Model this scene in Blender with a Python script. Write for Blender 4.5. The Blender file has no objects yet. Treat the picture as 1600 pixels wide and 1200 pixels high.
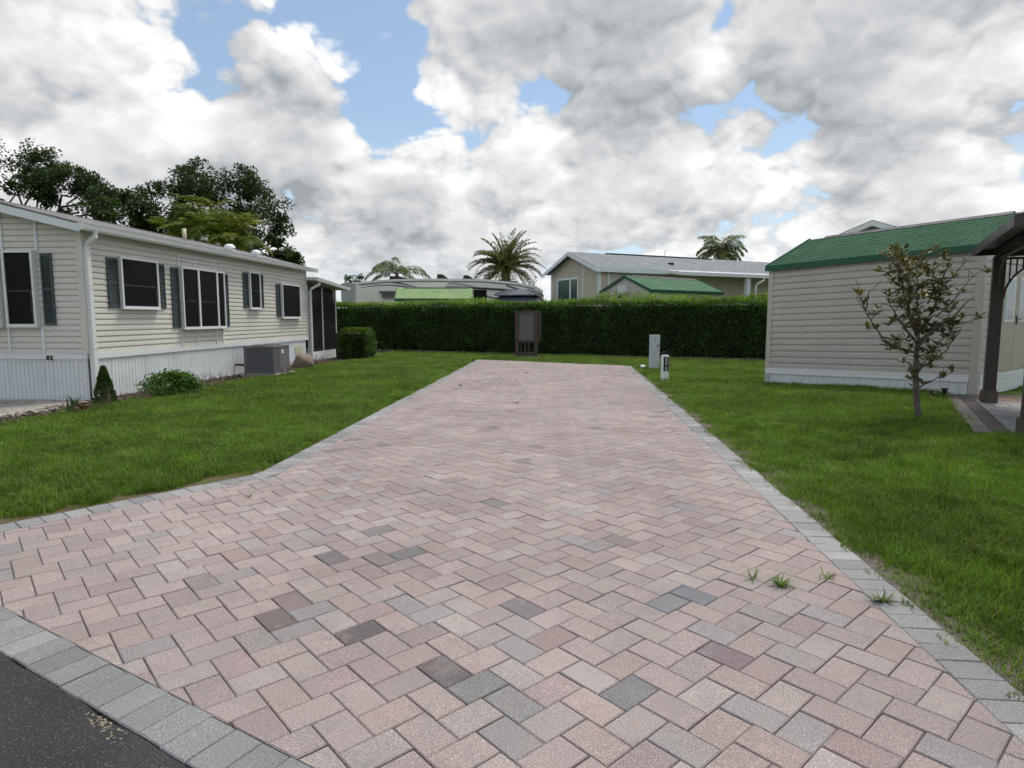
import bpy, math, random
import numpy as np
from mathutils import Vector, Matrix
R=math.radians
random.seed(7); rng=np.random.default_rng(11)
sc=bpy.context.scene
C=sc.collection
# ---------------------------------------------------------------- camera
cam=bpy.data.objects.new('camera',bpy.data.cameras.new('camera')); C.objects.link(cam)
cam.location=(0,0,1.6); cam.rotation_euler=(R(90-6.06),0,0)
cam.data.sensor_width=36; cam.data.lens=36*980/1600; cam.data.clip_end=3000; cam.data.clip_start=.05
sc.camera=cam
# ---------------------------------------------------------------- view and sampling
sc.view_settings.view_transform='Standard'; sc.view_settings.look='None'
sc.view_settings.exposure=0.30; sc.view_settings.gamma=1.0; sc.view_settings.use_curve_mapping=False
sc.cycles.use_denoising=True; sc.cycles.use_adaptive_sampling=True; sc.cycles.adaptive_threshold=.03; sc.cycles.adaptive_min_samples=10; sc.cycles.max_bounces=3; sc.cycles.diffuse_bounces=2; sc.cycles.glossy_bounces=2
sc.cycles.transmission_bounces=2; sc.cycles.transparent_max_bounces=5; sc.cycles.sample_clamp_indirect=4
SUN_EL,SUN_AZ=62,38          # degrees; azimuth clockwise from +Y (view direction)
class NT:
    """small helper for wiring shader nodes"""
    def __init__(s,nt): s.nt=nt
    def n(s,t,**k):
        nd=s.nt.nodes.new(t)
        for a,b in k.items(): setattr(nd,a,b)
        return nd
    def link(s,a,b): s.nt.links.new(a,b)
    def _set(s,sock,v):
        if hasattr(v,'is_output'): s.link(v,sock)
        else: sock.default_value=v
    def m(s,op,a,b=0.0,c=None,clamp=False):
        nd=s.n('ShaderNodeMath',operation=op); nd.use_clamp=clamp
        s._set(nd.inputs[0],a); s._set(nd.inputs[1],b)
        if c is not None: s._set(nd.inputs[2],c)
        return nd.outputs[0]
    def v(s,op,a,b=(0,0,0),scale=None):
        nd=s.n('ShaderNodeVectorMath',operation=op)
        s._set(nd.inputs[0],a); s._set(nd.inputs[1],b)
        if scale is not None: s._set(nd.inputs[3],scale)
        return nd.outputs['Value'] if op in('DOT_PRODUCT','LENGTH','DISTANCE') else nd.outputs[0]
    def mix(s,f,a,b,blend='MIX'):
        nd=s.n('ShaderNodeMix',data_type='RGBA',blend_type=blend)
        s._set(nd.inputs[0],f); s._set(nd.inputs[6],a); s._set(nd.inputs[7],b)
        return nd.outputs[2]
    def mr(s,val,a,b,c=0.0,d=1.0,interp='SMOOTHSTEP'):
        nd=s.n('ShaderNodeMapRange',interpolation_type=interp)
        for i,x in enumerate((val,a,b,c,d)): s._set(nd.inputs[i],x)
        return nd.outputs[0]
    def noise(s,vec,scale,detail=4,rough=.5,dist=0.0,lac=2.0,typ=None):
        nd=s.n('ShaderNodeTexNoise')
        if typ: nd.noise_type=typ
        s._set(nd.inputs['Vector'],vec); s._set(nd.inputs['Scale'],scale); s._set(nd.inputs['Detail'],detail)
        s._set(nd.inputs['Roughness'],rough); s._set(nd.inputs['Distortion'],dist); s._set(nd.inputs['Lacunarity'],lac)
        return nd.outputs['Fac'] if 'Fac' in nd.outputs else nd.outputs[0]
    def vor(s,vec,scale,feat='F1',detail=0,rough=.5,smooth=.5):
        nd=s.n('ShaderNodeTexVoronoi',feature=feat)
        s._set(nd.inputs['Vector'],vec); s._set(nd.inputs['Scale'],scale)
        if 'Detail' in nd.inputs: nd.inputs['Detail'].default_value=detail; nd.inputs['Roughness'].default_value=rough
        if feat=='SMOOTH_F1': nd.inputs['Smoothness'].default_value=smooth
        return nd.outputs['Distance']
    def sep(s,v):
        nd=s.n('ShaderNodeSeparateXYZ'); s._set(nd.inputs[0],v); return nd.outputs
    def comb(s,x,y,z):
        nd=s.n('ShaderNodeCombineXYZ')
        for i,q in enumerate((x,y,z)): s._set(nd.inputs[i],q)
        return nd.outputs[0]
world=bpy.data.worlds.new('World'); sc.world=world; world.use_nodes=True
w=world.node_tree; w.nodes.clear(); W=NT(w)
def sky_dir(az,el):
    a,e=R(az),R(el); return (math.sin(a)*math.cos(e),math.cos(a)*math.cos(e),math.sin(e))
# cloud density as a node group: direction -> density
def cloud_group(octaves):
    g=bpy.data.node_groups.new('cloud_density','ShaderNodeTree')
    g.interface.new_socket('Dir',in_out='INPUT',socket_type='NodeSocketVector')
    g.interface.new_socket('Detail',in_out='INPUT',socket_type='NodeSocketFloat')
    g.interface.new_socket('Density',in_out='OUTPUT',socket_type='NodeSocketFloat')
    N=NT(g); gi=N.n('NodeGroupInput'); go=N.n('NodeGroupOutput'); d=gi.outputs[0]
    x,y,z=N.sep(d)
    zz=N.m('ADD',N.m('MAXIMUM',z,-.02),.50)
    p=N.comb(N.m('DIVIDE',x,zz),N.m('DIVIDE',y,zz),0.0)
    p=N.v('ADD',p,(3.7,1.9,0))
    wn=N.n('ShaderNodeTexNoise',noise_dimensions='2D'); N.link(p,wn.inputs['Vector']); wn.inputs['Scale'].default_value=9.0; wn.inputs['Detail'].default_value=1.0
    pw=N.v('ADD',p,N.v('SCALE',N.v('SUBTRACT',wn.outputs['Color'],(.5,.5,.5)),scale=.055))
    def n2(v,sc_,det,ro):
        nd=N.n('ShaderNodeTexNoise',noise_dimensions='2D'); N.link(v,nd.inputs['Vector']); nd.inputs['Scale'].default_value=sc_; N._set(nd.inputs['Detail'],det); nd.inputs['Roughness'].default_value=ro
        return nd.outputs[0]
    def puff(sc_,wt_):
        nd=N.n('ShaderNodeTexVoronoi',voronoi_dimensions='2D',feature='F1'); N.link(pw,nd.inputs['Vector']); nd.inputs['Scale'].default_value=sc_
        d_=nd.outputs['Distance']; return N.m('MULTIPLY',N.m('SUBTRACT',.72,N.m('MULTIPLY',d_,d_)),wt_)
    base=N.m('ADD',N.m('MULTIPLY',n2(p,1.7,1.0,.5),1.0),N.m('MULTIPLY',n2(p,3.4,gi.outputs[1],.45),.42))
    den=base
    for sc_,wt_ in ((5.0,.40),(10.5,.28),(23.0,.155),(49.0,.075),(104.0,.03))[:octaves]:
        den=N.m('ADD',den,puff(sc_,wt_))
    N.link(den,go.inputs[0]); return g
cgs={k:cloud_group(k) for k in (3,4,5)}
tc=W.n('ShaderNodeTexCoord'); dirv=W.v('NORMALIZE',tc.outputs['Generated'])
def dens(vec,det,oc):
    nd=W.n('ShaderNodeGroup'); nd.node_tree=cgs[oc]; W._set(nd.inputs[0],vec); nd.inputs[1].default_value=det; return nd.outputs[0]
sd=sky_dir(SUN_AZ,SUN_EL)
CT=1.045
d0=dens(dirv,4,5)
d1=dens(W.v('NORMALIZE',W.v('ADD',dirv,tuple(.022*c for c in sd))),3,4)
d2=dens(W.v('NORMALIZE',W.v('ADD',dirv,tuple(.085*c for c in sd))),2,4)
db=d0   # density with the open gaps of blue and the thick banks of this afternoon: (azimuth, elevation, tightness, weight)
for az,el,k,wt in ((-15.5,23,260,-.40),(-18,29,200,-.2),(-12,18.5,420,-.22),(-8.5,15.5,420,-.30),(-9,9.5,240,.16),(1.5,18.5,700,-.22),(4,12.5,160,.16),(6,19,160,.16),(19,11,150,.16),(11,13.5,200,.14),(15,9,200,.10),(-1,22,400,.1),(-25,14,60,.10),(6,30,12,.12),(22,16,30,.10),(10,9.5,140,.10),(-30,17,14,.12),(-38,27,100,-.1),(-3,2.5,180,.06),(40,25,30,.05),(27,6,60,-.05),(12,6,260,-.10)):
    dt=W.v('DOT_PRODUCT',dirv,sky_dir(az,el))
    db=W.m('ADD',db,W.m('MULTIPLY',W.m('EXPONENT',W.m('MULTIPLY',W.m('SUBTRACT',dt,1.0),k)),wt))
mask=W.mr(db,CT,CT+.115)
thick=W.mr(db,CT+.08,CT+.62)
lit=W.m('ADD',W.m('MULTIPLY',W.m('SUBTRACT',d0,d1),1.15),W.m('MULTIPLY',W.m('SUBTRACT',d0,d2),1.65))
lit=W.m('MULTIPLY',lit,W.mr(thick,.2,1.0,1.0,.62))
bri=W.m('SUBTRACT',W.m('ADD',.685,lit),W.m('MULTIPLY',thick,.40))
bri=W.mr(bri,-.10,1.06,.0,1.0,'LINEAR')
cr=W.n('ShaderNodeValToRGB'); W.link(bri,cr.inputs[0]); e=cr.color_ramp.elements
e[0].position=0; e[0].color=(.30,.32,.34,1); e[1].position=1; e[1].color=(.855,.855,.85,1)
for pos,c in ((.35,(.46,.475,.49,1)),(.70,(.655,.665,.675,1))):
    q=e.new(pos); q.color=c
cloud=W.v('SCALE',cr.outputs[0],scale=10.0)
sky=W.n('ShaderNodeTexSky',sky_type='NISHITA'); sky.sun_disc=False
sky.sun_elevation=R(SUN_EL); sky.sun_rotation=R(SUN_AZ); sky.air_density=1.2; sky.dust_density=.3; sky.ozone_density=2.0
zc=W.sep(dirv)[2]
air=W.mix(W.mr(zc,.0,.30,.9,.22),sky.outputs[0],(5.2,6.5,7.7,1))
col=W.mix(mask,air,cloud)
# far clouds pale towards the horizon
hz=W.mr(zc,.0,.14,.42,0.0)
col=W.mix(hz,col,(6.4,6.9,7.3,1))
bg=W.n('ShaderNodeBackground'); bg.inputs[1].default_value=.1; W.link(col,bg.inputs[0])
wo=W.n('ShaderNodeOutputWorld'); W.link(bg.outputs[0],wo.inputs[0])
world.cycles.sampling_method='NONE'
sun=bpy.data.lights.new('sun','SUN'); sun.energy=2.7; sun.angle=R(20); sun.color=(1.0,.95,.87)
so=bpy.data.objects.new('sun',sun); C.objects.link(so)
so.rotation_euler=(-Vector(sky_dir(SUN_AZ,SUN_EL))).to_track_quat('-Z','Y').to_euler()
# ---------------------------------------------------------------- helpers
def tag(o,label=None,cat=None,group=None,kind=None):
    if label: o['label']=label
    if cat: o['category']=cat
    if group: o['group']=group
    if kind: o['kind']=kind
    return o
def link(o,parent=None):
    C.objects.link(o)
    if parent is not None: o.parent=parent
    return o
def empty(name,loc=(0,0,0),rz=0.0,label=None,cat=None,group=None):
    o=bpy.data.objects.new(name,None); link(o); o.location=loc; o.rotation_euler=(0,0,rz); o.empty_display_size=.2
    return tag(o,label,cat,group)
def put(name,me,parent=None,loc=(0,0,0),rz=0.0):
    o=bpy.data.objects.new(name,me); link(o,parent); o.location=loc; o.rotation_euler=(0,0,rz); return o
class MB:
    def __init__(s,f=None): s.v=[]; s.f=[]; s.m=f
    def add(s,vs,fs):
        b=len(s.v)
        if s.m: vs=[s.m(*p) for p in vs]
        s.v+= [tuple(p) for p in vs]; s.f+=[tuple(b+i for i in q) for q in fs]; return s
    def box(s,x0,x1,y0,y1,z0,z1):
        return s.add([(x0,y0,z0),(x1,y0,z0),(x1,y1,z0),(x0,y1,z0),(x0,y0,z1),(x1,y0,z1),(x1,y1,z1),(x0,y1,z1)],
            [(0,3,2,1),(4,5,6,7),(0,1,5,4),(1,2,6,5),(2,3,7,6),(3,0,4,7)])
    def cbox(s,c,sx,sy,sz): return s.box(c[0]-sx/2,c[0]+sx/2,c[1]-sy/2,c[1]+sy/2,c[2]-sz/2,c[2]+sz/2)
    def cham(s,x0,x1,y0,y1,z0,z1,b=.004):
        """box with a chamfered top edge"""
        r0=[(x0,y0,z0),(x1,y0,z0),(x1,y1,z0),(x0,y1,z0)]; r1=[(p[0],p[1],z1-b) for p in r0]
        r2=[(x0+b,y0+b,z1),(x1-b,y0+b,z1),(x1-b,y1-b,z1),(x0+b,y1-b,z1)]
        return s.add(r0+r1+r2,[(i,(i+1)%4,4+(i+1)%4,4+i) for i in range(4)]+[(4+i,4+(i+1)%4,8+(i+1)%4,8+i) for i in range(4)]+[(8,9,10,11)])
    def prism(s,pts,z0,z1):
        n=len(pts); return s.add([(x,y,z0) for x,y in pts]+[(x,y,z1) for x,y in pts],
            [tuple(range(n-1,-1,-1)),tuple(range(n,2*n))]+[(i,(i+1)%n,n+(i+1)%n,n+i) for i in range(n)])
    def loft(s,rings,close=True,caps=True):
        n=len(rings[0]); vs=[p for r in rings for p in r]; fs=[]
        for k in range(len(rings)-1):
            for i in range(n if close else n-1):
                j=(i+1)%n; fs.append((k*n+i,k*n+j,(k+1)*n+j,(k+1)*n+i))
        if caps and close: fs+= [tuple(range(n-1,-1,-1)),tuple((len(rings)-1)*n+i for i in range(n))]
        return s.add(vs,fs)
    def tube(s,path,r,n=8):
        P=[Vector(p) for p in path]; rad=r if isinstance(r,(list,tuple)) else [r]*len(P)
        rings=[]; up=Vector((.13,.31,.94)).normalized()
        for i,p in enumerate(P):
            t=(P[min(i+1,len(P)-1)]-P[max(i-1,0)]).normalized()
            a=t.cross(up); a=a.normalized() if a.length>1e-4 else t.orthogonal().normalized(); b=t.cross(a)
            rings.append([p+(a*math.cos(2*math.pi*k/n)+b*math.sin(2*math.pi*k/n))*rad[i] for k in range(n)])
        return s.loft(rings)
    def bar(s,a,b,w,h=None):
        """square bar between two points"""
        a,b=Vector(a),Vector(b); t=(b-a).normalized(); u=Vector((0,0,1))
        x=t.cross(u); x=x.normalized() if x.length>1e-3 else Vector((1,0,0)); y=x.cross(t); h=h or w
        q=[x*w/2+y*h/2,-x*w/2+y*h/2,-x*w/2-y*h/2,x*w/2-y*h/2]
        return s.loft([[a+k for k in q],[b+k for k in q]])
    def mesh(s,name,mat=None,smooth=False):
        me=bpy.data.meshes.new(name); me.from_pydata(s.v,[],s.f); me.update()
        import bmesh
        bm=bmesh.new(); bm.from_mesh(me); bmesh.ops.recalc_face_normals(bm,faces=bm.faces); bm.to_mesh(me); bm.free()
        if mat: me.materials.append(mat)
        if smooth: me.polygons.foreach_set('use_smooth',[True]*len(me.polygons))
        return me
    def build(s,name,mat,parent=None,smooth=False): return put(name,s.mesh(name,mat,smooth),parent)
def npmesh(name,V,F,mat=None,rnd=None,smooth=False):
    """fast mesh from arrays; F is n x k vertex indices"""
    V=np.asarray(V,np.float32); F=np.asarray(F,np.int32); n,k=F.shape
    me=bpy.data.meshes.new(name); me.vertices.add(len(V)); me.vertices.foreach_set('co',V.ravel())
    me.loops.add(n*k); me.loops.foreach_set('vertex_index',F.ravel())
    me.polygons.add(n); me.polygons.foreach_set('loop_start',np.arange(0,n*k,k,dtype=np.int32))
    if smooth: me.polygons.foreach_set('use_smooth',np.ones(n,bool))
    if rnd is not None:
        a=me.attributes.new('rnd','FLOAT','FACE'); a.data.foreach_set('value',np.asarray(rnd,np.float32))
    me.update(calc_edges=True); me.validate()
    if mat: me.materials.append(mat)
    return me
def unit(a): return a/np.maximum(np.linalg.norm(a,axis=1,keepdims=True),1e-9)
def leaves(name,P,D,L,Wd,mat,parent=None,rnd=None,fold=.12,up=None):
    """diamond leaves: base points P, directions D, lengths L, widths Wd"""
    n=len(P); D=unit(D); L=np.broadcast_to(L,(n,))[:,None]; Wd=np.broadcast_to(Wd,(n,))[:,None]
    u=rng.normal(size=(n,3)) if up is None else up+rng.normal(size=(n,3))*.35
    S=unit(np.cross(D,u)); N=np.cross(S,D)
    V=np.stack([P,P+D*L*.45+S*Wd/2+N*L*fold,P+D*L,P+D*L*.45-S*Wd/2+N*L*fold],1).reshape(-1,3)
    F=np.arange(4*n).reshape(n,4)
    me=npmesh(name,V,F,mat,rng.random(n) if rnd is None else rnd)
    return put(name,me,parent)
# ---------------------------------------------------------------- materials
MATS={}
def new_mat(name):
    m=bpy.data.materials.new(name); m.use_nodes=True; m.node_tree.nodes.clear()
    N=NT(m.node_tree); o=N.n('ShaderNodeOutputMaterial'); MATS[name]=m; return m,N,o
def prin(N,col,rough=.6,spec=.4,metal=0.0,normal=None):
    p=N.n('ShaderNodeBsdfPrincipled'); N._set(p.inputs['Base Color'],col); N._set(p.inputs['Roughness'],rough)
    N._set(p.inputs['Specular IOR Level'],spec); N._set(p.inputs['Metallic'],metal)
    if normal is not None: N.link(normal,p.inputs['Normal'])
    return p
def bump(N,h,strength,dist=.01):
    b=N.n('ShaderNodeBump'); b.inputs['Strength'].default_value=strength; b.inputs['Distance'].default_value=dist
    N.link(h,b.inputs['Height']); return b.outputs[0]
def c4(c,k=1.0): return (c[0]*k,c[1]*k,c[2]*k,1)
def mk(name,col,rough=.6,var=.10,vs=2.0,spec=.4,metal=0.0,bs=0,bst=.2,streak=0.0,dist=.004):
    """painted or moulded surface with uneven tone, faint streaks and fine relief"""
    m,N,o=new_mat(name); pos=N.n('ShaderNodeNewGeometry').outputs['Position']
    n1=N.noise(pos,vs,5,.6); n2=N.noise(pos,vs*9,3,.6)
    f=N.m('ADD',N.m('MULTIPLY',n1,.65),N.m('MULTIPLY',n2,.35))
    cc=N.mix(N.mr(f,.3,.7),c4(col,1-var),c4(col,1+var*.8))
    if streak:
        st=N.noise(N.v('MULTIPLY',pos,(9,9,.7)),1.0,4,.6)
        cc=N.mix(N.m('MULTIPLY',N.mr(st,.5,.78),streak),cc,c4(col,.55))
    nor=None
    if bs: nor=bump(N,N.noise(pos,bs,4,.6),bst,dist)
    p=prin(N,cc,N.mr(n1,.3,.7,rough-.06,rough+.06),spec,metal,nor); N.link(p.outputs[0],o.inputs[0]); return m
def mkleaf(name,c0,c1,c2,trans=.3,rough=.5,spec=.35,back=None,psc=.6,pam=.35):
    m,N,o=new_mat(name); g=N.n('ShaderNodeNewGeometry')
    a=N.n('ShaderNodeAttribute',attribute_name='rnd').outputs['Fac']
    r=N.n('ShaderNodeValToRGB'); N.link(a,r.inputs[0]); e=r.color_ramp.elements
    e[0].color=c4(c0); e[1].color=c4(c2); q=e.new(.5); q.color=c4(c1)
    nz=N.noise(g.outputs['Position'],psc,3,.6)
    col=N.v('SCALE',r.outputs[0],scale=N.mr(nz,.3,.7,1-pam,1+pam))
    if back is not None: col=N.mix(g.outputs['Backfacing'],col,c4(back))
    p=prin(N,col,rough,spec); t=N.n('ShaderNodeBsdfTranslucent'); N.link(N.v('MULTIPLY',col,(1.5,1.6,.7)),t.inputs[0])
    mx=N.n('ShaderNodeMixShader'); mx.inputs[0].default_value=trans; N.link(p.outputs[0],mx.inputs[1]); N.link(t.outputs[0],mx.inputs[2])
    N.link(mx.outputs[0],o.inputs[0]); return m
# palette
M_white=mk('white_paint',(.76,.78,.79),.45,.05,1.5,streak=.18)
M_whitesk=mk('white_vinyl_skirting',(.70,.73,.75),.5,.06,2.0,streak=.35)
M_trim=mk('white_aluminium',(.74,.75,.74),.38,.05,2.0,streak=.15)
M_beige=mk('beige_vinyl_siding',(.655,.625,.56),.55,.07,1.2,streak=.12,bs=90,bst=.08)
M_shedsiding=mk('greige_vinyl_siding',(.485,.458,.408),.5,.07,1.2,streak=.14,bs=90,bst=.08)
M_farsiding=mk('tan_siding',(.54,.485,.395),.6,.08,1.0,streak=.1)
M_shutter=mk('slate_green_shutter',(.060,.082,.082),.5,.12,3)
M_pane=mk('dark_solar_screen',(.006,.006,.008),.5,.2,1,spec=.12)
M_rail=mk('dark_sash',(.030,.030,.034),.5,.1,2)
M_greenedge=mk('green_metal_edge',(.012,.085,.045),.4,.12,3)
M_brown=mk('dark_brown_metal',(.040,.030,.024),.42,.15,3,spec=.5)
M_brownbase=mk('brown_post_base',(.085,.068,.048),.5,.15,4)
M_wood=mk('weathered_brown_wood',(.072,.055,.047),.75,.25,6,bs=60,bst=.3)
M_greypanel=mk('grey_panel',(.13,.13,.125),.6,.1,3)
M_acgrey=mk('grey_enamel',(.16,.16,.18),.5,.08,3,spec=.5)
M_acdark=mk('dark_louver_gap',(.05,.05,.06),.7,.1,3)
M_conc=mk('concrete',(.38,.355,.32),.9,.18,3,bs=120,bst=.3)
M_mulchbed=mk('mulch',(.085,.060,.045),.95,.4,5,bs=60,bst=.8,dist=.02)
M_door=mk('tan_door',(.46,.41,.335),.5,.06,2)
M_black=mk('black_plastic',(.012,.012,.013),.4,.1,3)
M_bark=mk('grey_bark',(.13,.115,.095),.9,.35,14,bs=60,bst=.7,dist=.01)
M_oakbark=mk('oak_bark',(.075,.06,.05),.95,.3,4,bs=30,bst=.6)
M_palmtrunk=mk('palm_trunk',(.15,.115,.08),.95,.3,5,bs=25,bst=.7)
M_twig=mk('dry_twig',(.24,.17,.13),.9,.25,20)
M_ivory=mk('ivory_plastic',(.60,.55,.40),.5,.05,3)
# ---------------------------------------------------------------- ground
def ss(a,b,x):
    t=np.clip((x-a)/(b-a),0,1); return t*t*(3-2*t)
DRV_R=((1.93,2.21),(3.75,20.97)); DRV_L=((-2.40,6.28),(-1.12,23.86))
def right_of_drive(x,y): return x-(1.93+(y-2.21)*(3.75-1.93)/(20.97-2.21))
def gh(x,y):
    """lawn height: the lot on the right climbs a little towards the patio"""
    x=np.asarray(x,float); y=np.asarray(y,float); u=right_of_drive(x,y)
    z=.14*ss(.6,4.2,u)*ss(15.6,11.5,y)*ss(-3,3,y)
    und=.012*np.sin(x*1.7+y*.6)*np.sin(y*1.1-x*.4)
    return -.028+z+und*ss(.2,1.5,np.abs(u))
gx=np.unique(np.concatenate([-np.geomspace(26,900,14),np.arange(-25,25.1,.5),np.geomspace(26,900,14)]))
gy=np.unique(np.concatenate([-np.geomspace(6,500,8),np.arange(-5,42.1,.5),np.geomspace(43,1500,16)]))
GX,GY=np.meshgrid(gx,gy); nx,ny=len(gx),len(gy)
i=np.arange(ny-1)[:,None]*nx+np.arange(nx-1)[None]
F=np.stack([i,i+1,i+nx+1,i+nx],-1).reshape(-1,4)
m,N,o=new_mat('lawn_soil'); pos=N.n('ShaderNodeNewGeometry').outputs['Position']
n1=N.noise(pos,.9,5,.65); n2=N.noise(pos,14,5,.7)
gcol=N.mix(N.mr(n1,.3,.7),(.045,.095,.014,1),(.085,.150,.024,1))
bare=N.m('MULTIPLY',N.mr(n2,.34,.56),N.mr(N.v('LENGTH',pos),8,13,1.0,.12))   # trodden soil by the drive, turf beyond
gcol=N.mix(bare,gcol,(.12,.085,.055,1))
p=prin(N,gcol,.95,.1,0,bump(N,n2,.8,.03)); N.link(p.outputs[0],o.inputs[0]); M_soil=m
GZ=gh(GX,GY)
# tuck the ground below the patio, the driveway and the road
ground=put('ground',npmesh('ground',np.stack([GX,GY,GZ],-1).reshape(-1,3),F,M_soil,smooth=True)); tag(ground,kind='structure')
# ---------------------------------------------------------------- road
m,N,o=new_mat('asphalt'); pos=N.n('ShaderNodeNewGeometry').outputs['Position']
n1=N.noise(pos,1.1,4,.6); n2=N.noise(pos,140,2,.6); n3=N.noise(pos,330,2,.6); v1=N.vor(pos,120)
ac=N.mix(N.mr(n1,.3,.7),(.026,.026,.028,1),(.048,.048,.050,1))
ac=N.mix(N.mr(n2,.58,.72),ac,(.16,.16,.16,1)); ac=N.mix(N.mr(n3,.36,.26),ac,(.010,.010,.011,1))
cr_=N.noise(N.v('MULTIPLY',pos,(1,1,1)),7,6,.7)
p=prin(N,ac,.88,.3,0,bump(N,N.m('ADD',n2,N.m('MULTIPLY',v1,-.6)),.9,.008)); N.link(p.outputs[0],o.inputs[0]); M_asph=m
# ROAD: inner line of the border course, outer line one paver further out
rd=np.array((.861,-.508)); rn=np.array((-.508,-.861))        # along the road, and out towards it
RP=np.array((-2.87,3.36)); BW=.215
def rpt(s,o): return tuple(RP+rd*s+rn*o)
mb=MB(); nseg=160
edge=[]
for k in range(nseg+1):
    s=-14+30*k/nseg; edge.append(rpt(s,BW+.012+random.uniform(-.010,.014)))
far=[rpt(-14+30*k/nseg,6.6) for k in range(nseg+1)]
mb.add([(x,y,-.004) for x,y in edge]+[(x,y,-.004) for x,y in far]+[(x,y,-.08) for x,y in edge],
  [(k,k+1,nseg+2+k,nseg+1+k) for k in range(nseg)]+[(k,k+1,2*nseg+3+k,2*nseg+2+k) for k in range(nseg)])
road=mb.build('road',M_asph); tag(road,kind='structure')
# ---------------------------------------------------------------- driveway
def paver_mat(name,source):
    m,N,o=new_mat(name); g=N.n('ShaderNodeNewGeometry'); pos=g.outputs['Position']
    if source=='object':
        oi=N.n('ShaderNodeObjectInfo'); base=oi.outputs['Color']; rv=oi.outputs['Random']
    else:
        at=N.n('ShaderNodeAttribute',attribute_name='pcol'); base=at.outputs['Color']; rv=at.outputs['Alpha']
    off=N.comb(N.m('MULTIPLY',rv,37.0),N.m('MULTIPLY',rv,91.0),0.0)
    q=N.v('ADD',pos,off)
    mot=N.noise(q,5.0,3,.6); mot2=N.noise(N.v('ADD',q,(5,9,1)),9.0,3,.6)
    col=N.mix(N.m('MULTIPLY',N.mr(mot,.48,.70),.42),base,(.235,.222,.218,1))
    col=N.mix(N.m('MULTIPLY',N.mr(mot2,.52,.72),.34),col,(.300,.226,.214,1))
    weather=N.noise(pos,.55,4,.65)
    col=N.v('SCALE',col,scale=N.mr(weather,.3,.7,.86,1.10))
    stn=N.noise(pos,2.3,4,.7); col=N.mix(N.m('MULTIPLY',N.mr(stn,.62,.75),.38),col,(.14,.12,.11,1))
    sp=N.noise(pos,170,2,.65); sp2=N.noise(pos,330,2,.6); sp3=N.noise(N.v('ADD',pos,(3,1,2)),95,2,.6)
    col=N.mix(N.m('MULTIPLY',N.mr(sp,.53,.64),.70),col,N.v('SCALE',col,scale=1.95))
    col=N.mix(N.m('MULTIPLY',N.mr(sp2,.48,.36),.70),col,N.v('SCALE',col,scale=.26))
    col=N.mix(N.m('MULTIPLY',N.mr(sp3,.66,.76),.55),col,N.v('SCALE',col,scale=2.1))
    p=prin(N,col,.86,.25,0,bump(N,N.m('ADD',sp,N.m('MULTIPLY',sp2,.6)),.55,.004)); N.link(p.outputs[0],o.inputs[0]); return m
M_pav_o=paver_mat('paver_concrete','object'); M_pav_a=paver_mat('paver_concrete_far','attr')
M_sand=mk('joint_sand',(.115,.096,.080),.95,.4,20,bs=200,bst=.5)
def halfplane(a,b,inside):
    a,b,q=np.array(a),np.array(b),np.array(inside); n=np.array((-(b-a)[1],(b-a)[0])); n=n/np.hypot(*n)
    if (q-a)@n<0: n=-n
    return n,float(a@n)
def clip(poly,h):
    n,c=h; out=[]; k=len(poly)
    for i in range(k):
        a,b=poly[i],poly[(i+1)%k]; da=a[0]*n[0]+a[1]*n[1]-c; db=b[0]*n[0]+b[1]*n[1]-c
        if da>=0: out.append(a)
        if (da>=0)!=(db>=0):
            t=da/(da-db); out.append((a[0]+(b[0]-a[0])*t,a[1]+(b[1]-a[1])*t))
    return out
def area(p): return abs(sum(p[i][0]*p[(i+1)%len(p)][1]-p[(i+1)%len(p)][0]*p[i][1] for i in range(len(p))))/2 if len(p)>2 else 0
MIDP=(0,8)
fl_d=np.array((.6475,.762)); fl_n=np.array((.762,-.6475))
fl0=np.array((-3.97,4.72))+fl_n*BW; fl1=np.array((-2.56,6.38))+fl_n*BW
HP_R=halfplane(*DRV_R,MIDP); HP_L=halfplane(*DRV_L,MIDP); HP_FL=halfplane(fl0,fl1,(0,4))
HP_RD=halfplane(RP,RP+rd,MIDP); FAR=((-1.12,23.86),(3.75,20.97)); HP_FAR=halfplane(*FAR,MIDP)
def inside_clip(poly):
    for h in (HP_R,HP_RD,HP_FAR):
        poly=clip(poly,h)
        if len(poly)<3: return []
    a=clip(poly,HP_L); b=clip(poly,HP_FL)
    return a if area(a)>=area(b) else b
# sand bed as the driveway body
bedpoly=[rpt(-1.75,0),rpt(5.6,0),(3.75+.03,20.97),(-1.12,23.86),(-2.40,6.28),tuple(fl0-fl_d*.7)]
mb=MB(); out_=.0
bed=[rpt(-2.0,BW),rpt(6.2,BW),(3.98,20.85),(-1.36,24.0),(-2.63,6.40),(-4.45,4.25)]
mb.prism(bed,-.09,-.011)
driveway=mb.build('driveway',M_sand); tag(driveway,kind='structure')
PL,PW,JT=.2315,.1535,.0038
pa=R(41.5); e1=np.array((math.cos(pa),math.sin(pa))); e2=np.array((-math.sin(pa),math.cos(pa)))
P0=np.array((-.187,2.449))
PALETTE=[((.310,.254,.242),.52),((.320,.275,.260),.25),((.284,.226,.220),.13),((.272,.246,.243),.08),((.205,.180,.175),.012),((.328,.272,.250),.008)]
pcum=np.cumsum([p[1] for p in PALETTE]); pcum/=pcum[-1]
def pick_col():
    c=PALETTE[int(np.searchsorted(pcum,random.random()))][0]; k=random.uniform(.90,1.08); w=random.uniform(-.007,.007)
    return (c[0]*k+w,c[1]*k,c[2]*k-w*.5)
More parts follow.
